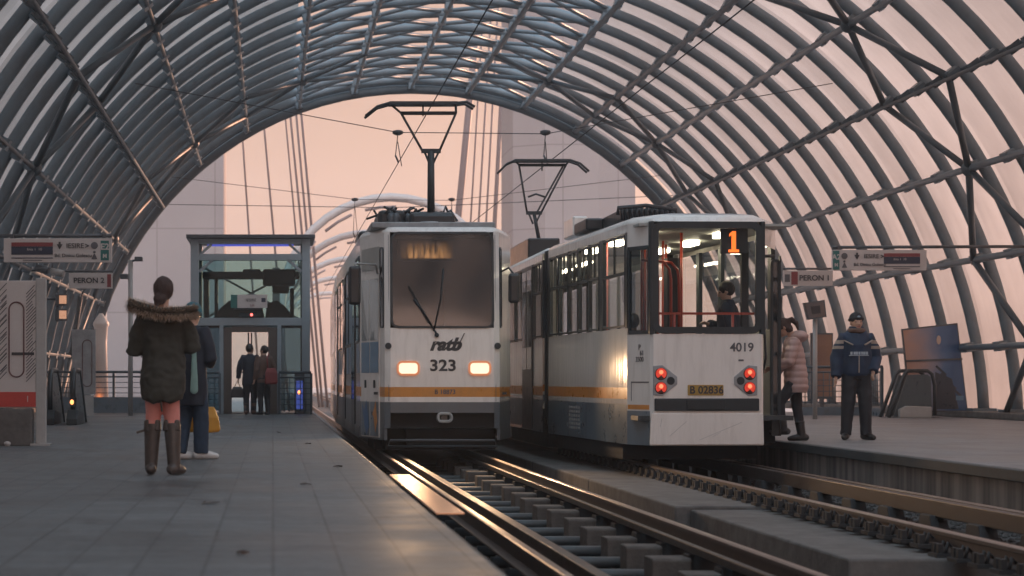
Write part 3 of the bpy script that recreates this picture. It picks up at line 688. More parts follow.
# ------------------------------------------------------------------ signs
def bigsign(Y, pxs, mirror, label, code):
    a = at(pxs[0], 238.5 if not mirror else 250, Y); b = at(pxs[1], 262.5 if not mirror else 270.5, Y); k = (b.x - a.x) / 112
    xm = (a.x + b.x) / 2; zt, zb = a.z, b.z; H = zt - zb
    t = thing('hanging_sign', label, 'sign', (xm, Y, zb)); T = inv(t)
    MB(T).box(a.x, b.x, Y - .04, Y + .04, zb, zt).build('panel', M['sign_white'], t, bevel=.006)
    def X(u): return (b.x - u * k) if mirror else (a.x + u * k)
    def plate(u0, u1, v0, v1, m, nm='field'):
        xa, xb = sorted((X(u0), X(u1))); MB(T).box(xa, xb, Y - .049, Y - .041, zt - v1 * H, zt - v0 * H).build(nm, m, t)
    plate(8, 51, .34, .68, M['sign_navy'], 'navy_field'); plate(8, 51, .17, .335, M['sign_red'], 'red_field'); plate(8, 51, .80, .84, M['sign_navy'], 'rule'); plate(20, 40, .90, .93, M['grey_ink'], 'rule')
    if not mirror: plate(100.5, 109, .1, .92, M['sign_green'], 'green_field')
    else: plate(104, 111.5, .04, .96, M['sign_green'], 'green_field')
    def tx(s_, u, v, size, m=M['black_ink'], bold=.004): text('lettering', s_, size * H, T @ Vector((X(u), Y - .052, zt - v * H)), t, m, bold=bold)
    tx('IESIRE', 74 if not mirror else 66, .32, .29, bold=.001); tx('>', 86.5 if not mirror else 53, .33, .28); tx('Bd. Dinicu Golescu', 72 if not mirror else 68, .72, .20, bold=.001)
    tx(code, 104.8 if not mirror else 107.7, .36, .36, M['sign_white']); tx('M', 104.8 if not mirror else 107.7, .74, .22, M['sign_white'])
    tx('linia 1  10', 32, .46, .16, M['sign_white'], 0)
    mb = MB(T); xc = X(58 if not mirror else 83); zc = zt - .32 * H
    mb.prism([(xc - .05, zc + .03), (xc + .05, zc + .03), (xc, zc - .06)], 'y', Y - .052, Y - .043); mb.box(xc - .018, xc + .018, Y - .052, Y - .043, zc + .03, zc + .07); mb.build('arrow', M['black_ink'], t)
    mb = MB(T); xc = X(94 if not mirror else 98); zc = zt - .3 * H
    mb.prism([(xc + .06 * math.cos(R(q)), zc + .06 * math.sin(R(q))) for q in range(0, 360, 30)], 'y', Y - .052, Y - .043); zc = zt - .72 * H; mb.ball((xc, Y - .047, zc + .06), (.022, .006, .022), 8, 5); mb.prism([(xc - .05, zc - .06), (xc + .05, zc - .06), (xc + .01, zc + .03), (xc - .01, zc + .03)], 'y', Y - .052, Y - .043); mb.build('symbol', M['grey_ink'], t)
    # arm to the nearest rib
    mb = MB(T); zb_ = zt + .05; wall = CX + (1 if mirror else -1) * math.sqrt((RR - .35) ** 2 - (zb_ - CZ) ** 2)
    yr = round(Y / 2) * 2
    mb.tube([(b.x if not mirror else a.x, Y, zb_), (wall, yr, zb_ + .02)], .03, 8); mb.box(a.x + .1, a.x + .16, Y - .03, Y + .03, zt, zb_ + .02); mb.box(b.x - .16, b.x - .1, Y - .03, Y + .03, zt, zb_ + .02)
    mb.build('support_arm', M['dark_steel'], t)
bigsign(33.6, (4, 112), False, 'long white exit sign with navy line panel over the map board', 'E2')
bigsign(38.0, (832, 926), True, 'long white exit sign hanging above the man in the blue jacket', 'A2')
def peron(Y, pxs, ys, s_, red_left, label, wall):
    a = at(pxs[0], ys[0], Y); b = at(pxs[1], ys[1], Y); t = thing('platform_sign', label, 'sign', ((a.x + b.x) / 2, Y, b.z)); T = inv(t); k = b.x - a.x; zm = (a.z + b.z) / 2
    MB(T).box(a.x, b.x, Y - .03, Y + .03, b.z, a.z).build('panel', M['sign_white'], t, bevel=.005)
    u0, u1 = (.88, .97) if not red_left else (.16, .29)
    MB(T).box(a.x + u0 * k, a.x + u1 * k, Y - .038, Y - .031, b.z + .03, a.z - .03).build('red_field', M['sign_red'], t)
    if red_left: MB(T).box(a.x + .03 * k, a.x + .13 * k, Y - .038, Y - .031, b.z + .09, a.z - .09).build('symbol', M['grey_ink'], t)
    text('lettering', s_, .17, T @ Vector((a.x + (.46 if not red_left else .63) * k, Y - .04, zm)), t, M['black_ink'], bold=.004, sx=1.05)
    mb = MB(T); mb.tube([(a.x, Y, a.z + .04), (b.x, Y, a.z + .04)], .025, 8); xw = CX + wall * math.sqrt((RR - .35) ** 2 - (a.z + .04 - CZ) ** 2); mb.tube([((b.x if wall > 0 else a.x), Y, a.z + .04), (xw, Y, a.z + .06)], .025, 8)
    mb.build('support_arm', M['dark_steel'], t)
peron(46.0, (69, 112.5), (273, 288.5), 'PERON 2', False, 'white sign reading PERON 2 with a small red end', -1)
peron(46.0, (783, 832.5), (270.5, 286), 'PERON 1', True, 'white sign reading PERON 1 with a red square, beside the tram door', 1)

def mapboard(label, xa, xb, Y, zb, zt, full):
    t = thing('map_board', label, 'map board', ((xa + xb) / 2, Y, 0)); T = inv(t)
    MB(T).box(xa, xb, Y - .05, Y + .05, zb, zt).build('board', M['sign_white'] if full else M['tram_roof'], t, bevel=.008)
    w = xb - xa; cx_ = xa + w * .65
    mb = MB(T); r = w * .115 if full else w * .2; z0, z1 = zb + .48, zt - .36
    if not full: z0, z1 = zb + .3, zt - .35
    pts = [(cx_ + r * math.cos(R(a)), Y - .056, z1 + r * math.sin(R(a))) for a in range(0, 181, 15)] + [(cx_ - r * math.cos(R(a)), Y - .056, z0 - r * math.sin(R(a))) for a in range(0, 181, 15)]
    mb.tube(pts, .009, 6, closed=True, up=(0, 1, 0)); mb.build('route_loop', M['map_line'], t)
    if full:
        mb = MB(T)
        zz = z0 - .15
        rr_ = random.Random(5)
        while zz < z1 + .22:
            for s in (-1, 1):
                L_ = rr_.uniform(.10, .2); x_ = cx_ + (r + .03 if s > 0 else -r - .03 - L_ * .7)
                if xa + .01 < x_ < xb - .12: mb.beam((x_, Y - .056, zz), (x_ + L_ * .7, Y - .056, zz + L_ * .75), .004, .010)
            zz += .042
        mb.build('lettering', M['grey_ink'], t)
        MB(T).box(cx_ - .06, cx_ + .22, Y - .060, Y - .051, z0 + .18, z0 + .215).build('label_strip', M['black_ink'], t)
        MB(T).box(xa + .01, xb - .01, Y - .060, Y - .051, zb + .015, zb + .20).build('red_field', M['map_red'], t)
        for q in (.06, .12): MB(T).box(xa + .02, xa + w * .35, Y - .064, Y - .0605, zb + q, zb + q + .028).build('rule', M['sign_white'], t)
        text('lettering', '1', .11, T @ Vector((xb - .14, Y - .062, zb + .11)), t, M['sign_white'])
        MB(T).box(xa + .05, xb - .08, Y - .12, Y + .12, 0, zb - .01).build('plinth', M['slab_concrete'], t, bevel=.015)
        MB(T).box(xb - .04, xb + .085, Y - .065, Y + .065, 0, zt + .03).build('post', M['post_grey'], t, bevel=.01)
        MB(T).box(xb - .10, xb + .14, Y - .13, Y + .13, .002, .03).build('foot_plate', M['post_grey'], t)
    else:
        MB(T).box(xa + .05, xb - .05, Y - .06, Y + .06, .0, zb - .01).build('plinth', M['post_grey'], t)
mapboard('white route map board with a long red loop and red foot strip', -3.72, -2.92, 25, .47, 2.06, True)
mapboard('small grey route map board behind the left escalator', -4.62, -4.08, 46, .48, 1.98, False)
tag(MB().box(-3.33, -3.27, 24.83, 24.88, .0, .03).ball((-3.30, 24.84, .03), (.045, .035, .03), 8, 6).build('crumpled_paper', M['sign_white']), 'crumpled white paper lying at the foot of the map board', 'litter')

rs = random.Random(9)
for k, (x, y) in enumerate(((.25, 15.6), (-.42, 13.2), (.62, 18.8), (-.15, 9.4), (-1.3, 21.5), (.45, 25.5), (-2.1, 14.2), (.1, 31.0))):
    mb = MB(); a0 = rs.uniform(0, 6); r = rs.uniform(.025, .05)
    mb.loft([[(x + r * q * (1.6 if j % 2 else .8) * math.cos(a0 + j * 1.047), y + r * q * (1.6 if j % 2 else .8) * math.sin(a0 + j * 1.047), z + .006 * (j % 3)) for j in range(6)] for q, z in ((1., .003), (.9, .009))], smooth=False)
    tag(mb.build('dry_leaf', M['boot_leather']), 'small dry brown leaf lying flat on the left platform paving', 'leaf', 'dry leaves scattered over the left platform')
# ------------------------------------------------------------------ other street furniture
t = thing('camera_pole', 'slim grey pole with a camera arm behind the woman in the parka', 'pole', (at(130.5, 400, 46).x, 46, 0)); T = inv(t); c = at(130.5, 260, 46)
MB(T).tube([(c.x, 46, 0), (c.x, 46, c.z)], .055, 10).build('post', M['post_grey'], t)
MB(T).tube([(c.x, 46, c.z - .03), (c.x + .22, 46, c.z + .02)], .025, 8).build('arm', M['dark_steel'], t)
MB(T).box(c.x + .1, c.x + .28, 45.85, 46.1, c.z - .03, c.z + .07).build('camera', M['dark_steel'], t, bevel=.02)
MB(T).box(c.x - .24, c.x - .06, 45.9, 46.1, at(0, 279, 46).z, at(0, 274, 46).z).build('loudspeaker', M['dark_steel'], t, bevel=.02)
t = thing('white_bollard', 'white tapered pillar with a domed cap beside the roof mouth', 'pillar', (at(101, 400, 58).x, 58, 0)); T = inv(t); cx_ = at(101, 0, 58).x
mb = MB(T); mb.rings_z([(0, cx_, 58, .22, .22), (1.9, cx_, 58, .17, .17), (2.35, cx_, 58, .2, .2), (2.42, cx_, 58, .24, .24), (2.5, cx_, 58, .22, .22), (2.75, cx_, 58, .05, .05)]); mb.build('shaft', M['pale_panel'], t)
mb = MB(T); mb.ball((cx_ - .05, 57.7, .22), .1, 10, 7); mb.build('lamp', M['warm_led'], t)
t = thing('twin_floodlight', 'pair of small lit floodlights fixed to the left roof ribs', 'floodlight', at(62, 308, 44)); T = inv(t); c = at(62, 308, 44)
for dz in (.18, -.15):
    MB(T).box(c.x - .14, c.x + .12, 43.9, 44.05, c.z + dz - .13, c.z + dz + .13).build('housing', M['dark_steel'], t, bevel=.02)
    MB(T).box(c.x - .05, c.x + .11, 43.88, 43.897, c.z + dz - .09, c.z + dz + .09).build('lens', mat('flood_lens', (.5, .3, .2), .3, emit=(1, .5, .3), es=.10), t)
MB(T).tube([(c.x - .1, 44, c.z - .3), (c.x - .1, 44, c.z + .36)], .03, 8).build('bracket', M['dark_steel'], t)
MB(T).tube([(c.x - .1, 44, c.z + .2), (CX - math.sqrt((RR - .3) ** 2 - (c.z + .2 - CZ) ** 2), 44, c.z + .2)], .03, 8).build('arm', M['dark_steel'], t)
for j, (px, py, Y) in enumerate(((42, 268, 40), (57, 271, 42))):
    c = at(px, py, Y); t = thing('security_camera', ['grey camera under the left exit sign', 'pale camera under the left exit sign, nearest the PERON 2 sign'][j], 'camera', c, 0, 'security cameras on the left ribs'); T = inv(t)
    MB(T).tube([c + Vector((-.12, 0, 0)), c + Vector((.14, -.05, -.06))], .075, 10).build('camera', M['post_grey'] if j else M['dark_steel'], t)
    MB(T).tube([c + Vector((-.1, 0, 0)), c + Vector((-.1, 0, .2)), Vector((CX - math.sqrt((RR - .3) ** 2 - (c.z + .2 - CZ) ** 2), Y, c.z + .2))], .03, 8).build('arm', M['dark_steel'], t)
# adverts on the right
t = thing('advert_panel', 'large leaning advert with an orange to blue picture by the right wall', 'advert', (14.6, 44.2, 0)); T = inv(t); Y = 44.2
q = [at(910.5, 412, Y), at(968, 412, Y), at(957.5, 323, Y), at(902, 329, Y)]
MB(T).prism([(v.x, v.z) for v in q], 'y', Y, Y + .08).build('frame', M['dark_steel'], t)
ctr = sum(((v.x + 0) for v in q)) / 4
def shrink(v, k=.965): c0 = (q[0] + q[1] + q[2] + q[3]) / 4; return c0 + (v - c0) * k
pic = MB(T); pic.prism([(shrink(v).x, shrink(v).z) for v in q], 'y', Y - .006, Y - .001); pic.build('picture', M['advert_sunset'], t)
mb = MB(T)                                           # dark stepped shapes in the picture, and its cross bar
c0 = at(936, 372, Y); mb.prism([(c0.x - .02, c0.z), (c0.x + .35, c0.z - .15), (c0.x + .5, c0.z - .82), (c0.x - .02, c0.z - .82)], 'y', Y - .010, Y - .0065)
for k in range(4): a = at(936 + k * 5, 366 + k * 7, Y); mb.beam((a.x, Y - .009, a.z), (a.x + .22, Y - .009, a.z - .2), .004, .05)
mb.build('dark_motif', mat('motif_dark', (.03, .04, .055), .3), t)
a = at(906, 361, Y); b = at(962, 359, Y); MB(T).beam((a.x, Y - .02, a.z), (b.x, Y - .02, b.z), .02, .04).build('cross_bar', M['dark_steel'], t)
a = at(949, 340, Y); MB(T).ball((a.x - .23, Y - .008, a.z), (.05, .003, .10), 10, 7).build('pale_motif', mat('motif_pale', (.55, .42, .34), .4), t)
a = at(958, 398, Y); MB(T).box(a.x - .05, a.x + .12, Y - .012, Y - .0065, a.z - .05, a.z + .05).build('lettering', M['mid_blue'], t)
for x in (14.15, 15.2): MB(T).box(x - .04, x + .04, Y + .02, Y + .10, 0, .2).build('foot', M['dark_steel'], t)
t = thing('advert_panel', 'narrow amber advert panel on a stand behind the puffer jacket woman', 'advert', (13.55, 49.5, 0)); T = inv(t)
a = at(811, 399, 49.5); b = at(833, 333, 49.5)
MB(T).box(a.x, b.x, 49.5, 49.6, .35, b.z).build('frame', M['dark_steel'], t); MB(T).box(a.x + .03, b.x - .03, 49.49, 49.497, .40, b.z - .04).build('picture', M['advert_amber'], t); MB(T).box((a.x + b.x) / 2 - .05, (a.x + b.x) / 2 + .05, 49.5, 49.6, 0, .348).build('post', M['dark_steel'], t)
t = thing('display_totem', 'small tilted brown display on a pole left of the man', 'display', (at(815, 400, 42).x, 42, 0)); T = inv(t)
q = [at(807, 320, 41.9), at(826, 317, 41.9), at(824, 300, 41.9), at(803, 303, 41.9)]
MB(T).prism([(v.x, v.z) for v in q], 'y', 41.85, 41.95).build('casing', M['dark_steel'], t); c0 = (q[0] + q[1] + q[2] + q[3]) / 4
MB(T).prism([((c0 + (v - c0) * .86).x, (c0 + (v - c0) * .86).z) for v in q], 'y', 41.84, 41.848).build('picture', M['advert_grey'], t)
mb = MB(T); mb.prism([((c0 + (v - c0) * .45).x, (c0 + (v - c0) * .45).z) for v in q], 'y', 41.832, 41.838); mb.build('dark_panel', M['black_ink'], t)
MB(T).tube([(at(815, 0, 42).x, 42, 0), (at(815, 0, 42).x, 42, q[0].z + .1)], .05, 10).build('post', M['post_grey'], t)

# ------------------------------------------------------------------ overhead line
def wire(label, pts, r=.011, group=None, name='overhead_wire', sag=0., seg=1):
    P = []
    for a, b in zip(pts, pts[1:]):
        a = Vector(a); b = Vector(b)
        for i in range(seg): f = i / seg; P.append(a.lerp(b, f) - UP * (sag * 4 * f * (1 - f)))
    P.append(Vector(pts[-1]))
    o = MB().tube(P, r, 6).build(name, M['wire']); tag(o, label, 'wire', group); return o
WZ = 5.36
wire('straight contact wire over the left track', [(2.62, -20, WZ), (2.62, 200, WZ)], .010)
wire('straight contact wire over the right track', [(5.72, -20, WZ - .02), (5.72, 200, WZ - .02)], .010)
sp = []
for Y, ztop, xl, xr, zs, lab in ((42, 7.05, -2.9, 11.75, 6.02, 'near'), (64, 7.4, -3.9, 12.7, 6.6, 'far'), (20, 7.05, -2.9, 11.75, 6.05, 'overhead')):
    w = {'near': 'span wire crossing the roof in front of both current collectors', 'far': 'span wire crossing the station mouth near its end arch', 'overhead': 'span wire crossing high above the camera end of the tracks'}[lab]
    wire(w, [(xl, Y, ztop), (2.62, Y, zs), (5.72, Y, zs - .03), (xr, Y, ztop)], .010, name='span_wire')
    for x, nm in ((2.62, 'left'), (5.72, 'right')):
        t = thing('wire_dropper', f'small insulated wire dropper over the {nm} track, on the {"nearer" if lab == "near" else "farther" if lab == "far" else "overhead"} span wire', 'dropper', (x, Y, zs)); T = inv(t)
        MB(T).rings_z([(zs - .06, x, Y, .05, .05), (zs - .03, x, Y, .11, .11), (zs + .03, x, Y, .11, .11), (zs + .05, x, Y, .04, .04)], 10).build('insulator', M['wire'], t)
        MB(T).tube([(x, Y, zs - .05), (x - .06, Y - .2, WZ + .15)], .010, 6).tube([(x, Y, zs - .2), (x + .12, Y + .6, WZ + .02)], .010, 6).tube([(x - .06, Y - .2, WZ + .15), (x, Y - .25, WZ)], .02, 6).build('hanger', M['wire'], t)
wire('slack cable strung low across the station mouth', [(-6, 70, 7.0), (4.2, 70, 6.85), (14.5, 70, 7.3)], .014, name='span_wire')
# ------------------------------------------------------------------ trams
def wavy(name, color, rough=.2):
    m = mat(name, color, rough, var=.05, scale=2, coat=.35, dirt=(.33, .30, .27), dirt_amt=.4, dirt_scale=1.2, stretch=(1, 1, .35), rvar=.05)
    nt = m.node_tree; N = nt.nodes; L = nt.links; b = N['Principled BSDF']
    tc = N.new('ShaderNodeTexCoord'); mp = N.new('ShaderNodeMapping'); mp.inputs['Scale'].default_value = (1, 1, .12); L.new(tc.outputs['Object'], mp.inputs[0])
    n = N.new('ShaderNodeTexNoise'); n.inputs['Scale'].default_value = 5.; n.inputs['Detail'].default_value = 3; L.new(mp.outputs[0], n.inputs['Vector'])
    bp = N.new('ShaderNodeBump'); bp.inputs['Strength'].default_value = .5; bp.inputs['Distance'].default_value = .02
    L.new(n.outputs['Fac'], bp.inputs['Height']); L.new(bp.outputs[0], b.inputs['Normal']); L.new(bp.outputs[0], b.inputs['Coat Normal'])
    return m
wavy('tram_side', (.72, .68, .64)); 

def shell(mb, outline, levels, mat_fn, omit, slope=lambda z, v: 0):
    rings = []
    for z, ins in levels:
        rg = []
        for u, v in outline:
            su = math.copysign(max(abs(u) - ins, .05), u)
            rg.append(Vector((su, v + (ins if v < 2 else 0) + slope(z, v), z)))
        rings.append(mb._add(rg))
    n = len(outline)
    for k in range(len(levels) - 1):
        for j in range(n):
            if omit(j, k, levels[k][0]): continue
            mb.f.append((rings[k] + j, rings[k] + (j + 1) % n, rings[k + 1] + (j + 1) % n, rings[k + 1] + j)); mb.m.append(mat_fn(j, levels[k][0])); mb.sm.append(levels[k][1] > 0 or levels[k + 1][1] > 0)
    mb.f.append(tuple(rings[-1] + j for j in range(n))); mb.m.append(mat_fn(99, 9)); mb.sm.append(False)
    mb.f.append(tuple(rings[0] + j for j in reversed(range(n)))); mb.m.append(mat_fn(98, -9)); mb.sm.append(False)

def rrect(u0, u1, w0, w1, r, k=5):
    out = []
    for cu, cw, a0 in ((u1 - r, w1 - r, 0), (u0 + r, w1 - r, 90), (u0 + r, w0 + r, 180), (u1 - r, w0 + r, 270)):
        for i in range(k + 1): a = R(a0 + 90 * i / k); out.append((cu + r * math.cos(a), cw + r * math.sin(a)))
    return out
def frame_ring(mb, P, u0, u1, w0, w1, r, wd, d, mi=0):
    """rounded frame on a surface P(u, w, out)"""
    o = rrect(u0 - wd, u1 + wd, w0 - wd, w1 + wd, r + wd); i = rrect(u0, u1, w0, w1, r)
    mb.loft([[P(u, w, -.03) for u, w in o], [P(u, w, d) for u, w in o], [P(u, w, d) for u, w in i], [P(u, w, -.03) for u, w in i]], mi, closed=True, smooth=False)
def sheet_on(mb, P, u0, u1, w0, w1, r, out):
    mb.face([P(u, w, out) for u, w in rrect(u0, u1, w0, w1, r)])
def slab_on(mb, P, u0, u1, w0, w1, r, o0, o1, mi=0):
    q = rrect(u0, u1, w0, w1, r) if r > 0 else [(u1, w1), (u0, w1), (u0, w0), (u1, w0)]
    mb.loft([[P(u, w, o0) for u, w in q], [P(u, w, o1) for u, w in q]], mi, smooth=False)
def disc_on(mb, P, u, w, r, o0, o1, mi=0, n=20):
    q = [(u + r * math.cos(2 * math.pi * i / n), w + r * math.sin(2 * math.pi * i / n)) for i in range(n)]
    mb.loft([[P(a, b, o0) for a, b in q], [P(u + (a - u) * .9, w + (b - w) * .9, o1) for a, b in q]], mi, smooth=False)

# ============================================================ the oncoming tram
LX, LY = 2.53, 29.9
tl = thing('tram', 'white tram 323 coming head on, orange band and both headlights lit', 'tram', (LX, LY, RZ), 0)
TL = Matrix.Translation((0, 0, -RZ))              # inputs: u across, v back from the face, z in world height
def sl_(z): return 0 if z < 1 else (z - 1) * .075
out_l = [(-1.17, 13.0), (-1.17, 1.3), (-.86, 0), (-.775, -.03), (.775, -.03), (.86, 0), (1.17, 1.3), (1.17, 13.0)]
lv = [(.10, 0), (.33, 0), (.49, 0), (.567, 0), (.715, 0), (1.0, 0), (1.60, 0), (3.04, 0), (3.075, .01), (3.12, .06), (3.15, .22)]
def fm(j, z):
    if z > 8 or z >= 3.11: return 3
    if z < .1: return 1
    return 1 if z < .48 else 0 if z < .56 else 2 if z < .71 else 0
mb = MB(TL); shell(mb, out_l, lv, fm, lambda j, k, z: j == 3 and (1.5 < z < 3.0 or z < .3), lambda z, v: sl_(z) * max(0, 1 - max(v, 0) / 1.3))
lbody = mb.build('body', [M['tram_white'], M['tram_grey'], M['tram_orange'], M['tram_roof']], tl, fix=False)
def PF(u, w, o): return Vector((u, -.03 - o + sl_(w), w))
def PLs(u, w, o):   # left side: u runs back along the tram
    return Vector((-1.17 - o, u, w))
cd = Vector((-.31, 1.3, 0)); cn = Vector((-1.3, -.31, 0)).normalized()
def PCl(t, w, o): p = Vector((-.86, 0, w)) + cd * t + cn * o; p.y += sl_(w) * max(0, 1 - t); return p
def PCr(t, w, o): p = PCl(t, w, o); p.x = -p.x; return p
mb = MB(TL); frame_ring(mb, PF, -.735, .745, 1.63, 3.01, .09, .035, .015); wf = mb.build('window_frame', M['window_frame'], tl)
mb = MB(TL); sheet_on(mb, PF, -.735, .745, 1.63, 3.01, .09, -.004); mb.build('windscreen', M['windscreen'], tl, fix=False)
mb = MB(TL); mb.box(-1.05, 1.05, 1.9, 1.94, .6, 3.1); mb.box(-.8, .8, .2, 1.9, 3.06, 3.1); mb.box(-.8, .8, .14, .6, 1.40, 1.58); mb.box(-1.0, 1.0, .3, 1.9, .6, .64); mb.box(.1, .6, .75, .85, 1.1, 2.2); mb.box(-.5, .5, .16, .3, 2.98, 3.05)
mb.build('cab_interior', M['cabin_dark'], tl)
# blurred amber destination sign behind the glass
mb = MB(TL); mb.box(-.64, .26, .42, .50, 2.62, 2.96); db = mb.build('destination_box', M['rubber'], tl)
mb = MB(TL); mb.box(-.60, .20, .40, .415, 2.66, 2.93); mb.build('led_display', M['led_dest'], db)
# wiper
mb = MB(TL); q = lambda px, py, o: PF((px - 442.5) / 67, .82 + (380 - py) / 67, o)
mb.tube([q(437, 334, .03), q(424, 312, .06), q(414, 299, .05)], .014, 6); mb.beam(q(409, 286, .035), q(429, 322, .035), .02, .03); mb.tube([q(434, 331, .02), q(441, 300, .05), q(444, 268, .04)], .012, 6); mb.ball(q(437, 335, .03), .035, 8, 5)
mb.build('wiper', M['rubber'], tl)
for px in (408.3, 479.8):
    u = (px - 442.5) / 67; mb = MB(TL); frame_ring(mb, PF, u - .140, u + .140, .915, 1.075, .05, .03, .018); fr = mb.build('lamp_rim', M['lamp_rim'], tl)
    h_ = MB(TL); slab_on(h_, PF, u - .140, u + .140, .915, 1.075, .05, .001, .008); h_ = h_.build('headlight', M['headlamp'], tl); fr.parent = h_
for px in (388.5, 498): mb = MB(TL); disc_on(mb, PF, (px - 442.5) / 67, 1.33, .05, -.01, .025); mb.build('marker_lamp', M['rubber'], tl)
c = PF(0.01, 1.03, .004); text('lettering', '323', .235, TL @ c, tl, M['black_ink'], bold=.006, sx=1.15)
c = PF(.04, 1.345, .006); text('lettering', 'ratb', .26, TL @ c, tl, M['black_ink'], bold=.012, shear=.35, sx=1.05)
mb = MB(TL); mb.beam(PF(.22, 1.30, .006), PF(.33, 1.52, .006), .05, .008); mb.build('logo', M['black_ink'], tl)
c = PF(.04, .64, .004); text('lettering', 'B 18873', .095, TL @ c, tl, M['grey_ink'], bold=.002)
# front panel seams, corner skirts, undergear
mb = MB(TL)
for s in (-1, 1): mb.beam(PF(s * .80, .5, .003), PF(s * .80, 3.0, .003), .006, .006)
mb.build('panel_seam', M['grey_ink'], tl)
for P_ in (PCl, PCr): mb = MB(TL); slab_on(mb, P_, 0, 1, -.08, .115, 0, -.04, .004); mb.build('corner_skirt', M['tram_grey'], tl)
for s in (-1, 1): mb = MB(TL); mb.box(s * 1.17 - .02, s * 1.17 + .02, 1.32, 13, -.08, .098); mb.build('side_skirt', M['tram_grey'], tl)
mb = MB(TL); mb.box(-.82, .82, .45, 12.8, -.24, .095); mb.box(-.85, .85, .22, .25, .09, .34); mb.box(-.95, .95, 1.4, 3.4, -.27, -.0); mb.prism([(-.6, .42), (.6, .42), (.5, -.18), (-.5, -.18)], 'y', .25, .44); mb.build('undergear', M['tram_under'], tl)
mb = MB(TL); mb.tube([(u, -.06, w) for u, w in ((-.82, -.17), (-.78, -.08), (.78, -.08), (.82, -.17))], .018, 8, closed=True, up=(0, 1, 0)); mb.build('guard_bar', M['dark_steel'], tl)
mb = MB(TL); frame_ring(mb, lambda u, w, o: Vector((u, -.02 - o, w)), -.05, .11, .22, .30, .035, .04, .12); mb.box(-.02, .08, .0, .3, .2, .32); mb.build('coupler', M['post_grey'], tl, bevel=.01)
# mirrors
mb = MB(TL); mb.box(-1.40, -1.22, -.12, -.02, 1.94, 2.52); mi_ = mb.build('mirror', M['mirror_black'], tl, bevel=.04)
mb = MB(TL); mb.tube([(-1.3, -.07, 2.5), (-1.3, -.05, 2.56), (-.98, .3, 2.56), (-.94, .4, 2.4)], .016, 8); mb.build('mirror_arm', M['post_grey'], mi_)
mb = MB(TL); mb.box(.98, 1.15, -.12, -.02, 1.97, 2.41); mi_ = mb.build('mirror', M['mirror_black'], tl, bevel=.04)
mb = MB(TL); mb.tube([(1.06, -.07, 2.4), (1.0, .05, 2.5), (.9, .2, 2.45)], .016, 8); mb.build('mirror_arm', M['rubber'], mi_)
# corner windows and the front door in the tapered nose
for P_ in (PCl, PCr):
    mb = MB(TL); slab_on(mb, P_, .035, .135, 1.62, 2.80, .03, -.01, .012); w_ = mb.build('corner_window', M['dark_glass'], tl)
    mb = MB(TL); frame_ring(mb, P_, .035, .135, 1.62, 2.80, .03, .02, .018); mb.build('frame', M['window_frame'], w_)
mb = MB(TL); slab_on(mb, PCl, .18, .90, -.05, 2.42, .01, .004, .02); dr = mb.build('door', M['tram_white'], tl)
for a, b in ((.20, .52), (.56, .88)):
    mb = MB(TL); slab_on(mb, PCl, a, b, 1.42, 2.36, .02, .021, .026); mb.build('pane', M['side_glass'], dr)
    mb = MB(TL); slab_on(mb, PCl, a, b, .93, 1.40, .005, .021, .027); mb.build('blue_panel', M['mid_blue'], dr)
    mb = MB(TL); slab_on(mb, PCl, a, b, -.03, .49, .005, .021, .025); mb.build('lower_panel', M['tram_slate'], dr)
    mb = MB(TL); slab_on(mb, PCl, (a + b) / 2 - .03, (a + b) / 2 + .03, .70, .82, .01, .021, .03); mb.build('handle', M['rubber'], dr)
mb = MB(TL); mb.face([PCl(t_, w, .030) for t_, w in ((.55, .10), (.66, -.02), (.74, .12), (.86, .46), (.74, .36), (.66, .52), (.60, .30))]); mb.build('blue_flame', M['blue_paint'], dr)
mb = MB(TL); mb.face([PCl(t_, w, .030) for t_, w in ((.22, .20), (.30, .02), (.37, .26), (.42, .30), (.34, .40), (.29, .52), (.26, .36))]); mb.build('orange_flame', M['tram_orange'], dr)
mb = MB(TL); slab_on(mb, PCl, .18, .90, 2.50, 2.84, .02, .002, .012); mb.build('route_panel', M['cabin_lining'], tl)
# left flank
v = 1.5; k = 0
while v < 12.6:
    if k % 3 == 1:
        mb = MB(TL); slab_on(mb, PLs, v, v + 1.3, -.04, 2.72, .03, .005, .022); d_ = mb.build('door', M['window_frame'], tl)
        for a in (.06, .68): mb = MB(TL); slab_on(mb, PLs, v + a, v + a + .56, .5, 2.62, .03, .023, .028); mb.build('pane', M['dark_glass'], d_)
    else:
        mb = MB(TL); slab_on(mb, PLs, v, v + 1.3, 1.45, 2.74, .06, -.01, .012); w_ = mb.build('window', M['dark_glass'], tl)
        mb = MB(TL); frame_ring(mb, PLs, v, v + 1.3, 1.45, 2.74, .06, .03, .02); slab_on(mb, PLs, v, v + 1.3, 2.28, 2.31, 0, .012, .02); mb.build('frame', M['window_frame'], w_)
        for s in (.02,): mb = MB(TL); mb.box(-1.176, -1.171, v + .1, v + 1.1, .93, 1.40); mb.build('blue_panel', M['mid_blue'], tl)
    v += 1.46; k += 1
v = 1.6
while v < 12.6:
    mb = MB(TL); mb.box(1.16, 1.182, v, v + 1.3, 1.45, 2.74); mb.build('window', M['dark_glass'], tl); v += 1.46
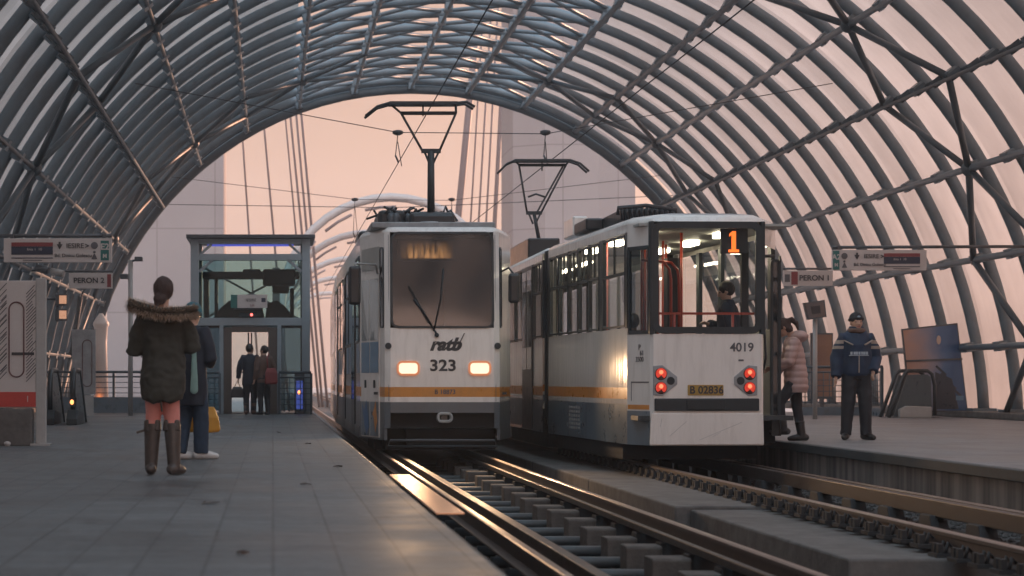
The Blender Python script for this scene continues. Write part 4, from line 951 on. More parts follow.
# second section behind the joint, bending gently away
mb = MB(TL); mb.box(-1.02, 1.02, 13.0, 13.6, .1, 3.1); mb.build('bellows', M['rubber'], tl)
T2_ = TL @ Matrix.Translation((0, 13.6, 0)) @ Matrix.Rotation(-.02, 4, 'Z')
mb = MB(T2_); shell(mb, [(-1.17, 12), (-1.17, 0), (1.17, 0), (1.17, 12)], [(-.06, 0), (.49, 0), (.567, 0), (.715, 0), (3.05, 0), (3.12, .09), (3.16, .3)], lambda j, z: 3 if z > 3.11 else 1 if z < .48 else 0 if z < .56 else 2 if z < .71 else 0, lambda j, k, z: False)
mb.build('rear_body', [M['tram_white'], M['tram_grey'], M['tram_orange'], M['tram_roof']], tl, fix=False)
for k in range(7): mb = MB(T2_); mb.box(-1.185, -1.16, .3 + k * 1.6, 1.7 + k * 1.6, 1.45, 2.74); mb.build('window', M['dark_glass'], tl)
# roof gear
mb = MB(TL); mb.box(-1.05, .82, .22, 2.6, 3.11, 3.20); mb.build('roof_visor', M['tram_roof'], tl, bevel=.015)
mb = MB(TL)
for (a, b, c, d, e, f) in ((-.80, -.35, 3.0, 4.4, 3.2, 3.62), (-.3, .45, 2.7, 3.9, 3.2, 3.56), (-.65, .35, 4.2, 5.6, 3.2, 3.70), (-.7, .4, 8.2, 9.8, 3.2, 3.6), (-1.0, -.5, 6, 7.4, 3.2, 3.5)): mb.box(a, b, c, d, e, f)
mb.build('roof_equipment', M['mirror_black'], tl, bevel=.07)
mb = MB(TL); rr_ = random.Random(4)
for k in range(16):
    x = rr_.uniform(-.8, .4); y = rr_.uniform(2.75, 4.2); mb.rings_z([(3.2 + i * .06, x, y, r_, r_) for i, r_ in enumerate((.05, .075, .05, .075, .05, .07, .04))], 8)
    mb.tube([(x, y, 3.55), (x + rr_.uniform(-.2, .2), y, 3.66), (x + rr_.uniform(-.4, .4), y + .2, 3.5)], .02, 6)
mb.build('insulators', M['dark_steel'], tl)
mb = MB(TL); mb.tube([(-.1, 1.2, 3.22), (-.1, 1.2, 3.28)], .14, 12); mb.build('aerial', M['tram_roof'], tl)

def pantograph(T, parent, W, base, apex, hl, hr, head_l, head_r, hz, horn_l, horn_r, thick):
    """W(px, z) -> point at the collector's distance"""
    pg = MB(T); pg.tube([base, apex], [thick * 1.15, thick], 8); pg.beam(apex - Vector((.16, 0, 0)), apex + Vector((.16, 0, 0)), .06, .07)
    pm = pg.build('pantograph', M['wire'], parent)
    a = MB(T); a.tube([apex + Vector((-.14, 0, 0)), hl], .022, 6); a.tube([apex + Vector((.14, 0, 0)), hr], .022, 6); a.tube([apex + Vector((-.10, 0, -.03)), apex + Vector((-.02, 0, -.22))], .02, 6); a.tube([apex + Vector((.12, 0, -.03)), apex + Vector((.02, 0, -.24))], .02, 6)
    a.tube([hl, hr], .03, 6); a.tube([hl + Vector((.02, .12, 0)), hr + Vector((-.02, .12, 0))], .02, 6); a.build('upper_arm', M['wire'], pm)
    h = MB(T)
    for dy in (-.14, .14):
        D = Vector((0, dy, 0)); h.tube([horn_l + D, horn_l.lerp(head_l, .5) + Vector((0, dy, .05)), head_l + D, head_r + D, horn_r.lerp(head_r, .5) + Vector((0, dy, .05)), horn_r + D], .024, 6)
    m_ = (head_l + head_r) / 2
    h.beam(head_l, head_r, .32, .05); h.tube([head_l + Vector((.02, 0, 0)), hl], .02, 6); h.tube([head_r - Vector((.02, 0, 0)), hr], .02, 6)
    h.tube([m_, m_ - UP * .2], .014, 6); h.build('collector_head', M['wire'], pm)
    return pm
TW = Matrix.Translation((-LX, -LY, -RZ)); YP = 33.0
W = lambda px, py: at(px, py, YP)
pantograph(TW, tl, lambda a, b: W(a, 0), W(431, 213), W(431, 151), W(401, 113), W(456, 113), W(389, 104), W(457, 104), 0, W(365, 117), W(474, 108), .055)
# lamps that are lit in the photograph: the two headlights throw a little light down the track
for px in (408.3, 479.8):
    ld = bpy.data.lights.new('headlight_beam', 'SPOT'); ld.energy = 55; ld.color = (1, .62, .34); ld.spot_size = R(84); ld.spot_blend = .8; ld.shadow_soft_size = .12
    lo = bpy.data.objects.new('headlight_beam', ld); COL.objects.link(lo); lo.location = (LX + (px - 442.5) / 67, LY - .12, .99); lo.rotation_euler = (R(90 - 12), 0, R(180))

# ============================================================ the departing tram
GX, GY, GA = 5.565, 25.64, .0495
tr = thing('tram', 'white low floor tram 4019 seen from behind, lit cabin and route number 1', 'tram', (GX, GY, RZ), GA)
TG = Matrix.Translation((0, 0, -RZ)); TGW = inv(tr)
ul, ur = -.92, 1.16
out_r = [(ul, 6.0), (ul, .5), (-.735, .02), (-.70, -.02), (.70, -.02), (.735, .02), (1.0, .55), (ur, .9), (ur, 6.0)]
lv = [(-.02, .0), (.42, 0), (.50, 0), (.57, 0), (.72, 0), (1.41, 0), (1.50, 0), (2.55, 0), (2.74, 0), (2.85, 0), (2.90, .02), (2.945, .10), (2.98, .32)]
def gm(j, z):
    if z > 8 or z >= 2.94: return 4
    if z < -1: return 5
    if j in (0, 7):
        return 1 if z < .49 else 3 if z < .56 else 2 if z < .71 else 3
    if j == 1: return 1 if z < .41 else 0
    return 0
def gom(j, k, z):
    if j in (3,): return 1.4 < z < 2.84
    if j in (2, 4): return 1.4 < z < 2.84
    if j == 1: return 1.4 < z < 2.54
    if j in (0, 7): return 1.49 < z < 2.73
    if j in (5, 6): return z < 2.54
    if j == 8: return z > -.5 and z < 2.88
    return False
mb = MB(TG); shell(mb, out_r, lv, gm, gom)
mb.build('body', [M['tram_white'], M['tram_slate'], M['tram_orange'], M['tram_side'], M['tram_roof'], M['tram_under']], tr, fix=False)
def PB(u, w, o): return Vector((u, -.02 - o, w))
def PS(v, w, o): return Vector((ul - o, v, w))
ccd = Vector((ul + .735, .48, 0)); ccn = Vector((-.48, ul + .735, 0)).normalized()
def PC(t, w, o): return Vector((-.735, .02, w)) + ccd * t + ccn * o
# rear window
mb = MB(TG); frame_ring(mb, PB, -.635, .625, 1.50, 2.765, .05, .085, .012); mb.build('window_frame', M['window_frame'], tr)
mb = MB(TG); sheet_on(mb, PB, -.635, .625, 1.50, 2.765, .05, -.004); mb.build('rear_window', M['rear_glass'], tr, fix=False)
for s in (-1, 1): mb = MB(TG); mb.box(s * .72 - .03, s * .72 + .03, -.025, .06, 1.405, 2.855); mb.build('corner_post', M['window_frame'], tr, bevel=.01)
mb = MB(TG); sheet_on(mb, PC, .08, .92, 1.45, 2.52, .02, -.014); cw = mb.build('corner_window', M['corner_glass'], tr)
mb = MB(TG); frame_ring(mb, PC, .08, .90, 1.46, 2.50, .02, .05, .006); mb.build('frame', M['window_frame'], cw)
# side windows
def side_window(T, P, v0, v1, w0, w1, split, mull):
    mb = MB(T); sheet_on(mb, P, v0, v1, w0, w1, .03, -.014); w_ = mb.build('window', M['side_glass'], tr)
    mb = MB(T); frame_ring(mb, P, v0, v1, w0, w1, .03, .025, .008)
    if split: slab_on(mb, P, v0, v1, split - .02, split + .02, 0, -.02, .006)
    for q in mull: slab_on(mb, P, v0 + (v1 - v0) * q - .012, v0 + (v1 - v0) * q + .012, split or w0, w1, 0, -.02, .004)
    mb.build('frame', M['window_frame'], w_)
for a, b in [(.5, .62), (1.98, 2.2), (5.88, 6.0)] + [(2.2 + k * .736 - .03, 2.2 + k * .736 + .03) for k in range(1, 5)]:
    mb = MB(TG); slab_on(mb, PS, a, b, 1.495, 2.745, 0, -.05, .004); mb.build('window_pillar', M['window_frame'], tr)
side_window(TG, PS, .65, 1.95, 1.54, 2.70, 2.22, (.5,))
for k in range(5): side_window(TG, PS, 2.2 + k * .736 + .055, 2.2 + (k + 1) * .736 - .055, 1.54, 2.70, 2.24, (.5,))
def PSr(v, w, o): return Vector((ur + o, v, w))
for k in range(4): mb = MB(TG); sheet_on(mb, PSr, 1.1 + k * 1.22, 2.2 + k * 1.22, 1.52, 2.72, .03, -.012); mb.build('window', M['side_glass'], tr)
for k in range(5): mb = MB(TG); slab_on(mb, PSr, .92 + k * 1.22, 1.08 + k * 1.22, 1.495, 2.745, 0, -.05, .003); mb.build('window_pillar', M['window_frame'], tr)
# lamps, plate, bumper
for s, ux, ui in ((-1, -.605, -.478), (1, .545, .428)):
    mb = MB(TG); q = [(ux - s * -.10, .99), (ux - s * .095, .99), (ux - s * .095, .625), (ux - s * -.10, .625), (ui - s * .09, .76), (ui - s * .09, .85)]
    q = [(ux + s * .10, 1.0), (ux - s * .02, 1.01), (ui - s * .085, .86), (ui - s * .085, .765), (ux - s * .02, .615), (ux + s * .10, .625)]
    mb.loft([[PB(a, b, -.01) for a, b in q], [PB(a, b, .012) for a, b in q]], smooth=False); cl = mb.build('lamp_cluster', M['tram_roof'], tr, bevel=.006)
    for z in (.898, .718):
        mb = MB(TG); disc_on(mb, PB, ux, z, .082, .011, .02); r_ = mb.build('tail_light', M['tail_dark'], cl)
        mb = MB(TG); q = [(ux + .070 * math.cos(R(a)), z + .004 + .070 * math.sin(R(a))) for a in range(-58, 239, 12)] + [(ux - .014, z - .034), (ux, z - .014), (ux + .014, z - .034)]
        mb.face([PB(a, b, .0225) for a, b in q]); mb.build('lit_lens', M['tail_red'], cl)
        mb = MB(TG); disc_on(mb, PB, ux, z + .022, .028, .023, .026); mb.build('bulb', M['bulb_red'], cl)
    mb = MB(TG); disc_on(mb, PB, ui, .81, .052, .011, .022); mb.build('reflector', M['rubber'], cl)
mb = MB(TG); slab_on(mb, PB, -.257, .205, .622, .757, .01, -.002, .008); np_ = mb.build('number_plate', M['plate_yellow'], tr)
text('lettering', 'B 02836', .135, TG @ PB(-.015, .688, .010), np_, M['black_ink'], bold=.003, sx=.98)
mb = MB(TG); slab_on(mb, PB, -.69, .665, .425, .585, .015, -.002, .035); mb.build('bumper', M['window_frame'], tr, bevel=.01)
mb = MB(TG); slab_on(mb, PB, -.28, .22, .44, .57, .01, .036, .05); mb.build('bumper_pad', M['rubber'], tr, bevel=.008)
mb = MB(TG); mb.prism([(-.735, .395), (.715, .395), (.725, -.01), (-.755, -.01)], 'y', -.055, -.022); mb.build('lower_panel', M['tram_white'], tr, bevel=.008)
mb = MB(TG)
for a, b in (((-.50, .10), (-.28, .29)), ((-.12, .05), (.44, .28)), ((.05, .09), (.16, .15)), ((-.62, .22), (-.60, .33))):
    p_ = PB(*a, .036); q_ = PB(*b, .036); mb.beam(p_, q_, .003, .0035)
mb.build('scratches', M['tram_roof'], tr)
text('lettering', '4019', .155, TG @ PB(.445, 1.235, .003), tr, M['grey_ink'], bold=.003, sx=1.0)
mb = MB(TG); slab_on(mb, PB, .40, .47, 1.06, 1.085, .01, 0, .003); mb.build('badge', M['grey_ink'], tr)
rzc = math.atan2(ccn.x, -ccn.y)
for s_, w, sz in (('P', 1.24, .10), ('61', 1.165, .09), ('3500', 1.085, .09)): text('lettering', s_, sz, TG @ PC(.45 if s_ != '61' else .35, w, .003), tr, M['grey_ink'], rz=rzc, bold=.001)
mb = MB(TG); slab_on(mb, PC, .03, .97, .44, .50, 0, 0, .003); mb.build('orange_band', M['tram_orange'], tr)
mb = MB(TG); slab_on(mb, PC, .05, .80, .78, .80, 0, 0, .002); slab_on(mb, PC, .80, .83, .55, .80, 0, 0, .002)
for v in (.52, 3.1, 4.4): slab_on(mb, PS, v, v + .012, -.01, .49, 0, -.002, .002)
mb.build('panel_seam', M['grey_ink'], tr)
mb = MB(TG)
for k in range(5):
    for j in range(6): slab_on(mb, PS, 3.55 + k * .17, 3.66 + k * .17, .10 + j * .06, .135 + j * .06, 0, -.002, .004)
mb.build('vent_grille', M['post_grey'], tr)
# open rear door on the platform side
mb = MB(TG); mb.prism([(.955, .12), (1.075, .12), (1.075, 2.46), (.955, 2.46)], 'y', .42, .455)
fr = MB(TG); P_ = lambda u, w, o: Vector((u, .42 - o, w)); frame_ring(fr, P_, .985, 1.045, .35, 2.36, .02, .035, .01); slab_on(fr, P_, .965, 1.065, .09, .33, .01, -.03, .012); slab_on(fr, P_, 1.07, 1.085, .09, 2.44, 0, -.04, .02); dl = fr.build('door', M['window_frame'], tr)
g_ = MB(TG); slab_on(g_, P_, .985, 1.045, .35, 2.36, .02, -.01, -.004); g_.build('pane', M['dark_glass'], dl)
fr = MB(TG); fr.tube([(.76, .2, 2.42), (1.0, .44, 2.44)], .02, 8); fr.tube([(.74, .15, 1.5), (.78, .12, 1.5), (.80, .12, 1.1), (.76, .15, .9)], .016, 8); fr.build('door_arm', M['rubber'], tr)
# cabin
mb = MB(TG); mb.box(ul + .03, ur - .03, .02, 5.95, .30, .36); mb.build('cabin_floor', M['cabin_dark'], tr)
mb = MB(TG); mb.box(ul + .05, ur - .05, .06, 5.95, 2.80, 2.83); mb.build('ceiling', M['cabin_lining'], tr)
mb = MB(TG); mb.box(ul + .03, ul + .06, .6, 5.95, .36, 1.48); mb.box(ur - .06, ur - .03, .95, 5.95, .36, 1.48); mb.box(ul + .03, ul + .10, 5.9, 5.95, .36, 2.8); mb.box(ur - .10, ur - .03, 5.9, 5.95, .36, 2.8); mb.build('lining', M['cabin_lining'], tr)
for u in (-.5, .55):
    for v in (1.0, 2.7, 4.4): mb = MB(TG); mb.box(u - .07, u + .07, v, v + .5, 2.74, 2.795); mb.build('ceiling_lamp', M['tube_light'], tr)
mb = MB(TG); mb.box(-.64, .64, .09, .115, 1.66, 1.69)
for a, b, z1 in ((-.52, 1.0, 2.8), (-.40, 1.7, 2.8), (-.28, 2.4, 2.8), (.0, 1.3, 2.8), (.12, 2.8, 2.8), (.36, 3.6, 2.8), (-.6, 3.2, 2.8)):
    mb.tube([(a, b, .36), (a, b, z1)], .019, 8)
for a, b in ((-.50, .55), (-.28, .75), (-.12, .95)): mb.tube([(a, b, .9), (a, b, 2.15), (a - .02, b, 2.28), (a - .09, b + .05, 2.38), (a - .2, b + .1, 2.40)], .019, 8)
mb.tube([(.36, .10, .6), (.36, .10, 1.67)], .018, 8); mb.tube([(-.40, .10, .6), (-.40, .10, 1.67)], .018, 8)
mb.build('grab_rail', M['red_rail'], tr)
for u, v in ((-.62, 1.4), (-.62, 2.3), (-.62, 3.2), (-.62, 4.1), (.78, 1.9), (.78, 2.8), (.78, 3.7), (.78, 4.6)):
    mb = MB(TG); mb.box(u - .2, u + .2, v, v + .42, .80, .86); mb.box(u - .2, u + .2, v + .38, v + .44, .86, 1.48); mb.box(u - .06, u + .06, v + .1, v + .3, .36, .80); mb.build('seat', M['seat_blue'], tr, bevel=.02)
mb = MB(TG); mb.box(-.24, -.10, 1.1, 1.3, .36, 2.45); mb.box(.62, .70, .6, .66, .36, 2.7); mb.build('cabin_cabinet', M['cabin_dark'], tr)
mb = MB(TG); mb.box(.21, .56, .10, .16, 2.45, 2.77); bx = mb.build('route_box', M['rubber'], tr, bevel=.008)
mb = MB(TG); mb.prism([(.345, 2.50), (.345, 2.69), (.315, 2.665), (.315, 2.70), (.355, 2.735), (.40, 2.735), (.40, 2.50), (.44, 2.50), (.44, 2.465), (.305, 2.465), (.305, 2.50)], 'y', .088, .098); mb.build('led_digit', M['led_orange'], bx)
# joint and second section
mb = MB(TG)
for k in range(5):
    a, b, c, d = ul + .03 + (k % 2) * .05, ur - .03 - (k % 2) * .05, 6.0 + k * .1, 6.09 + k * .1
    mb.box(a, a + .08, c, d, .1, 2.88); mb.box(b - .08, b, c, d, .1, 2.88); mb.box(a + .08, b - .08, c, d, 2.80, 2.88); mb.box(a + .08, b - .08, c, d, .1, .33)
mb.build('bellows', M['rubber'], tr)
T3 = TG @ Matrix.Translation((0, 6.25, 0)) @ Matrix.Rotation(-GA, 4, 'Z') @ Matrix.Translation((0, .27, 0))
mb = MB(T3); shell(mb, [(ul, 12), (ul, 0), (ur, 0), (ur, 12)], [(z, i) for z, i in lv], lambda j, z: 4 if z > 8 or z >= 2.94 else 5 if z < -1 else (1 if z < .49 else 3 if z < .56 else 2 if z < .71 else 3), lambda j, k, z: (j in (0, 2) and 1.49 < z < 2.73) or (j in (1, 3) and -.1 < z < 2.8 and j == 1))
mb.build('front_body', [M['tram_white'], M['tram_slate'], M['tram_orange'], M['tram_side'], M['tram_roof'], M['tram_under']], tr, fix=False)
for k in range(10):
    for P_ in (PS, PSr): mb = MB(T3); slab_on(mb, P_, k * 1.2, k * 1.2 + .10, 1.495, 2.745, 0, -.05, .003); mb.build('window_pillar', M['window_frame'], tr)
for k in range(9):
    side_window(T3, PS, k * 1.2 + .13, k * 1.2 + 1.17, 1.54, 2.70, 2.24, (.33, .66)) if k < 4 else None
    if k >= 4: mb = MB(T3); sheet_on(mb, PS, k * 1.2 + .13, k * 1.2 + 1.17, 1.54, 2.70, .03, -.014); mb.build('window', M['side_glass'], tr)
    mb = MB(T3); sheet_on(mb, PSr, k * 1.2 + .13, k * 1.2 + 1.17, 1.54, 2.70, .03, -.014); mb.build('window', M['side_glass'], tr)
mb = MB(T3); slab_on(mb, PS, 1.2, 2.5, .0, 2.74, .03, .006, .02); d_ = mb.build('door', M['window_frame'], tr)
for a in (1.26, 1.9): mb = MB(T3); slab_on(mb, PS, a, a + .54, 1.0, 2.66, .02, .021, .026); mb.build('pane', M['side_glass'], d_)
mb = MB(T3); mb.box(ul + .05, ur - .05, .05, 11.9, .30, .36); mb.build('cabin_floor', M['cabin_dark'], tr)
for v in (1, 3.2, 5.4): mb = MB(T3); mb.box(-.05, .05, v, v + 1.2, 2.76, 2.795); mb.build('ceiling_lamp', M['tube_light'], tr)
# undergear, roof gear, collector
mb = MB(TG); mb.box(-.82, 1.0, 1.2, 5.9, -.24, -.025); mb.build('undergear', M['tram_under'], tr)
mb = MB(T3); mb.box(-.82, 1.0, .1, 11.9, -.26, -.025); mb.build('undergear', M['tram_under'], tr)
def roof_box(px0, px1, py0, py1, Y, d, nm, m, bv=.03):
    a = at(px0, py1, Y); b = at(px1, py0, Y); mb = MB(TGW); mb.box(a.x, b.x, Y, Y + d, a.z, b.z); return mb.build(nm, m, tr, bevel=bv)
roof_box(622, 672, 208, 220, 28.2, 2.2, 'vent_box', M['mirror_black'])
mb = MB(TGW); Y = 28.1
for k in range(11): a = at(622 + k * 5, 0, Y); mb.tube([(a.x, Y, at(0, 220, Y).z), (a.x, Y, at(0, 207, Y).z)], .022, 6)
a = at(618, 208, Y); b = at(676, 210, Y); m_ = at(646, 205.5, Y); mb.tube([a - UP * .1, a, m_, b, b - UP * .12], .03, 8); mb.build('roof_cage', M['mirror_black'], tr)
roof_box(586, 604, 218, 230, 29.8, 1.2, 'roof_unit', M['mirror_black']); roof_box(573, 588, 216, 236, 31.4, 1.0, 'pale_box', M['tram_white']); roof_box(528, 560, 238, 262, 37.5, 2.6, 'roof_unit', M['mirror_black']); roof_box(514, 532, 246, 268, 40.5, 1.5, 'roof_unit', M['mirror_black'])
roof_box(712, 728, 214, 219, 27.2, .5, 'roof_vent', M['tram_roof'], .02)
YP = 40.4; W = lambda px, py: at(px, py, YP)
pm = pantograph(TGW, tr, None, W(539, 240), W(534, 213), W(519, 165), W(566, 165), W(514, 161), W(570, 161), 0, W(498, 173), W(588, 172), .035)
mb = MB(TGW); mb.tube([W(528, 197), W(536, 194), W(545, 197)], .02, 6, up=(0, 1, 0)); mb.tube([W(563, 166), W(541, 205), W(536, 214)], .02, 6); mb.build('brace', M['wire'], pm)
# ------------------------------------------------------------------ people
def remeshed(mb, name, mats, parent, voxel=.012, smooth=4, disp=None, matfn=None):
    o = mb.build(name, mats[0])
    r = o.modifiers.new('r', 'REMESH'); r.mode = 'VOXEL'; r.voxel_size = voxel; r.use_smooth_shade = True
    s = o.modifiers.new('s', 'SMOOTH'); s.factor = .5; s.iterations = smooth
    me = evaluated(o); old = o.data
    COL.objects.link(o); o.modifiers.clear(); o.data = me; bpy.data.meshes.remove(old)
    me.materials.clear()
    for m in mats: me.materials.append(m)
    if disp:
        nn = [v.normal.copy() for v in me.vertices]
        for v, n_ in zip(me.vertices, nn): v.co = v.co + n_ * disp(v.co)
    if matfn:
        for p in me.polygons: p.material_index = matfn(p.center)
    o.parent = parent
    return o
def fold(amp, fr=(7, 7, 4)):
    return lambda c: amp * (noise.noise(Vector((c.x * fr[0], c.y * fr[1], c.z * fr[2]))) + .5 * noise.noise(Vector((c.x * fr[0] * 2.3, c.y * fr[1] * 2.3 + 5, c.z * fr[2] * 2.6))))
def pose(h, **kw):
    k = h / 1.72
    J = dict(hip=(.088, 0, .90), knee=(.095, .02, .48), ank=(.095, -.02, .085), sho=(.178, 0, 1.415), elb=(.225, -.03, 1.13), wri=(.235, .05, .89))
    P = {}
    for n, (x, y, z) in J.items():
        P[n + 'R'] = Vector((x, y, z)) * k; P[n + 'L'] = Vector((-x, y, z)) * k
    for s in 'RL': P['toe' + s] = P['ank' + s] + Vector((.02 if s == 'R' else -.02, .15, -.045)) * k
    P['lean'] = 0.; P['head'] = Vector((0, .015, 1.60)) * k; P['hz'] = 0.; P['hx'] = 0.; P['dz'] = 0.; P['k'] = k
    P.update({a: (Vector(b) if isinstance(b, tuple) else b) for a, b in kw.items()})
    return P
def off(P, z):                                   # forward lean of the trunk
    return max(0, z - .9 * P['k']) * P['lean']
def torso(mb, P, rings, grow=0):
    k = P['k']; mb.rings_z([(z * k + P['dz'], cx * k, cy * k + off(P, z * k), (rx + grow) * k, (ry + grow) * k) for z, cx, cy, rx, ry in rings], 24)
BODY = [(.82, 0, 0, .12, .10), (.90, 0, -.01, .165, .12), (.97, 0, 0, .16, .115), (1.08, 0, .0, .135, .10), (1.22, 0, 0, .155, .112), (1.34, 0, -.005, .165, .11), (1.41, 0, -.01, .14, .09), (1.45, 0, -.005, .075, .07), (1.50, 0, .0, .052, .055), (1.56, 0, .01, .05, .052)]
def hand(mb, w, d, side, k, curl=.5, palm=None):
    d = d.normalized(); lat = palm or Vector((0, 1, 0)); lat = (lat - d * lat.dot(d)).normalized(); nrm = d.cross(lat).normalized() * side
    c = w + d * .045 * k
    mb.tube([w - d * .01, w + d * .03 * k, w + d * .085 * k], [.022 * k, .03 * k, .032 * k], 10, sq=(1, .55), up=nrm, round_caps=True)
    for i in range(4):
        a = w + d * .075 * k + lat * (.026 - .0175 * i) * k; L_ = (.070, .078, .073, .058)[i] * k; q = [a]; dd = d.copy()
        for s in (.42, .33, .25): dd = (dd + nrm * curl * .55).normalized(); q.append(q[-1] + dd * L_ * s)
        mb.tube(q, [.0095 * k, .009 * k, .0085 * k, .007 * k], 8, round_caps=True)
    a = w + d * .022 * k + lat * .024 * k; b = a + (d * .7 + lat * .7).normalized() * .035 * k; mb.tube([a, b, b + (d * .95 + nrm * .3).normalized() * .03 * k], [.012 * k, .0105 * k, .009 * k], 8, round_caps=True)
def head_frame(P):
    return Matrix.Translation(P['head'] + Vector((0, off(P, P['head'].z), P['dz']))) @ Matrix.Rotation(P['hz'], 4, 'Z') @ Matrix.Rotation(P['hx'], 4, 'X') @ Matrix.Scale(P['k'], 4)
def body(t, P, hands=(True, True), voxel=.0085, curl=.5, skin='skin'):
    k = P['k']; mb = MB(); H = head_frame(P)
    torso(mb, P, BODY)
    for s, sg in (('R', 1), ('L', -1)):
        dz = Vector((0, 0, P['dz']))
        hp = P['hip' + s] + dz
        mb.tube([hp, P['knee' + s].lerp(hp, .5), P['knee' + s], P['ank' + s].lerp(P['knee' + s], .62), P['ank' + s]], [.088 * k, .076 * k, .056 * k, .054 * k, .038 * k], 14, round_caps=True)
        mb.tube([P['ank' + s] + Vector((0, -.01, -.03)) * k, P['ank' + s].lerp(P['toe' + s], .7) - UP * .005], [.030 * k, .022 * k], 10, round_caps=True)
        lo = Vector((0, off(P, P['sho' + s].z), P['dz'])); sh = P['sho' + s] + lo
        mb.tube([Vector((0, lo.y, sh.z - .03 * k)), sh, P['elb' + s], P['wri' + s]], [.06 * k, .052 * k, .038 * k, .026 * k], 12, round_caps=True)
        if hands[0 if s == 'R' else 1]: hand(mb, P['wri' + s], P['wri' + s] - P['elb' + s] , sg, k, curl)
    hb = MB()
    hb.ball((0, -.012, .025), (.076, .096, .098), 18, 12); hb.ball((0, .028, -.055), (.056, .062, .062), 16, 10); hb.ball((0, .02, -.01), (.066, .078, .08), 16, 10)
    hb.tube([(0, .088, .028), (0, .104, -.002), (0, .110, -.018)], [.010, .013, .016], 8, round_caps=True); hb.ball((0, .082, -.052), (.024, .012, .012), 10, 6); hb.ball((0, .074, -.095), (.022, .018, .018), 10, 6)
    for s in (-1, 1): hb.ball((s * .077, -.008, -.005), (.010, .020, .033), 10, 7); hb.ball((s * .033, .074, .036), (.022, .014, .008), 10, 6); hb.ball((s * .034, .076, .012), (.015, .012, .010), 10, 6)
    b0 = len(mb.v); mb.v += [tuple(H @ Vector(p)) for p in hb.v]; mb.f += [tuple(i + b0 for i in f) for f in hb.f]; mb.m += hb.m; mb.sm += hb.sm
    Hi = H.inverted()
    def mf(c):
        q = Hi @ c
        if q.y > .055:
            if abs(abs(q.x) - .034) < .015 and abs(q.z - .012) < .0065: return 1
            if abs(q.x) < .024 and abs(q.z + .052) < .0065: return 2
        return 0
    o = remeshed(mb, 'body', [M[skin], M['eye_dark'], M['lip']], t, voxel, 3, matfn=mf)
    return o, H
def trousers(t, P, m, r=(.105, .085, .068, .060), name='trousers', zmin=None, pel=True):
    k = P['k']; mb = MB()
    if pel: torso(mb, P, [(.82, 0, 0, .13, .115), (.90, 0, -.01, .175, .13), (1.0, 0, 0, .165, .12), (1.06, 0, 0, .15, .11)], .008)
    for s in 'RL':
        hp = P['hip' + s] + Vector((0, 0, P['dz'])); a = P['ank' + s] + Vector((0, 0, -.02 * k))
        mb.tube([hp, P['knee' + s].lerp(hp, .5), P['knee' + s], a.lerp(P['knee' + s], .5), a], [r[0] * k, (r[0] * .45 + r[1] * .55) * k, r[1] * k, r[2] * k, r[3] * k], 14)
    return remeshed(mb, name, [M[m]], t, .011, 3, fold(.006, (9, 9, 9)))
def shoes(t, P, m, name='shoe', tall=0.):
    k = P['k']
    for s in 'RL':
        mb = MB(); a = P['ank' + s]; d = (P['toe' + s] - a); d.z = 0; d.normalize(); fl = a.z - .085 * k
        pts = [a - d * .05 * k, a + d * .02 * k, a + d * .10 * k, a + d * .17 * k]
        mb.tube([Vector((p.x, p.y, fl + h_ * k)) for p, h_ in zip(pts, (.052, .055, .046, .036))], [.050 * k, .054 * k, .050 * k, .036 * k], 12, round_caps=True, sq=(1, 1))
        mb.box(-.5, .5, -.5, .5, -1, -.9) if False else None
        if tall: kn = P['knee' + s]; mb.tube([a - UP * .04 * k, a.lerp(kn, .5), a.lerp(kn, tall)], [.056 * k, .068 * k, .079 * k], 16)
        else: mb.tube([a - UP * .04 * k, a + UP * .03 * k], [.054 * k, .052 * k], 12)
        o = remeshed(mb, name, [M[m]], t, .009, 3, lambda c: 0)
        for v in o.data.vertices:
            if v.co.z < fl + .002: v.co.z = fl + .002
def jacket(t, P, mats, rings, rad=(.085, .075, .062), name='jacket', voxel=.012, amp=.010, fr=(6, 6, 5), matfn=None, extra=None, cuff=True):
    k = P['k']; mb = MB(); torso(mb, P, rings)
    for s in 'RL':
        lo = Vector((0, off(P, P['sho' + s].z), P['dz'])); sh = P['sho' + s] + lo; e = P['elb' + s]; w = P['wri' + s]
        mb.tube([Vector((0, lo.y, sh.z - .05 * k)), sh + Vector((0, 0, -.02 * k)), sh.lerp(e, .5), e, e.lerp(w, .5), w], [.09 * k, rad[0] * k, (rad[0] + rad[1]) / 2 * k, rad[1] * k, (rad[1] + rad[2]) / 2 * k, rad[2] * k], 16)
    if extra: extra(mb)
    return remeshed(mb, name, [M[m] for m in mats], t, voxel, 4, fold(amp, fr) if not callable(amp) else amp, matfn)
def hair(t, H, m, name='hair', extra=None, front=.035, r=(.086, .106, .108), amp=.006):
    hb = MB(H); hb.ball((0, -.022, .032), r, 18, 12)
    if extra: extra(hb)
    Hi = H.inverted()
    o = remeshed(hb, name, [M[m]], t, .009, 3, fold(amp, (40, 40, 12)))
    return o
def spikes(mb, c, n_, L_, w, rnd, away):
    for _ in range(n_):
        d = Vector((rnd.gauss(0, 1), rnd.gauss(0, 1), rnd.gauss(0, 1))).normalized()
        if d.dot(away) < -.35: d = -d
        d = (d + away * .5 - UP * .25).normalized(); a = d.cross(UP if abs(d.z) < .9 else Vector((1, 0, 0))).normalized(); p = c + d * .01
        q = p + d * L_ * rnd.uniform(.6, 1.2) + Vector((rnd.gauss(0, .006), rnd.gauss(0, .006), -.008))
        b = mb._add([p + a * w, p - a * w, q]); mb.f.append((b, b + 1, b + 2)); mb.m.append(0 if rnd.random() < .7 else 1); mb.sm.append(False)

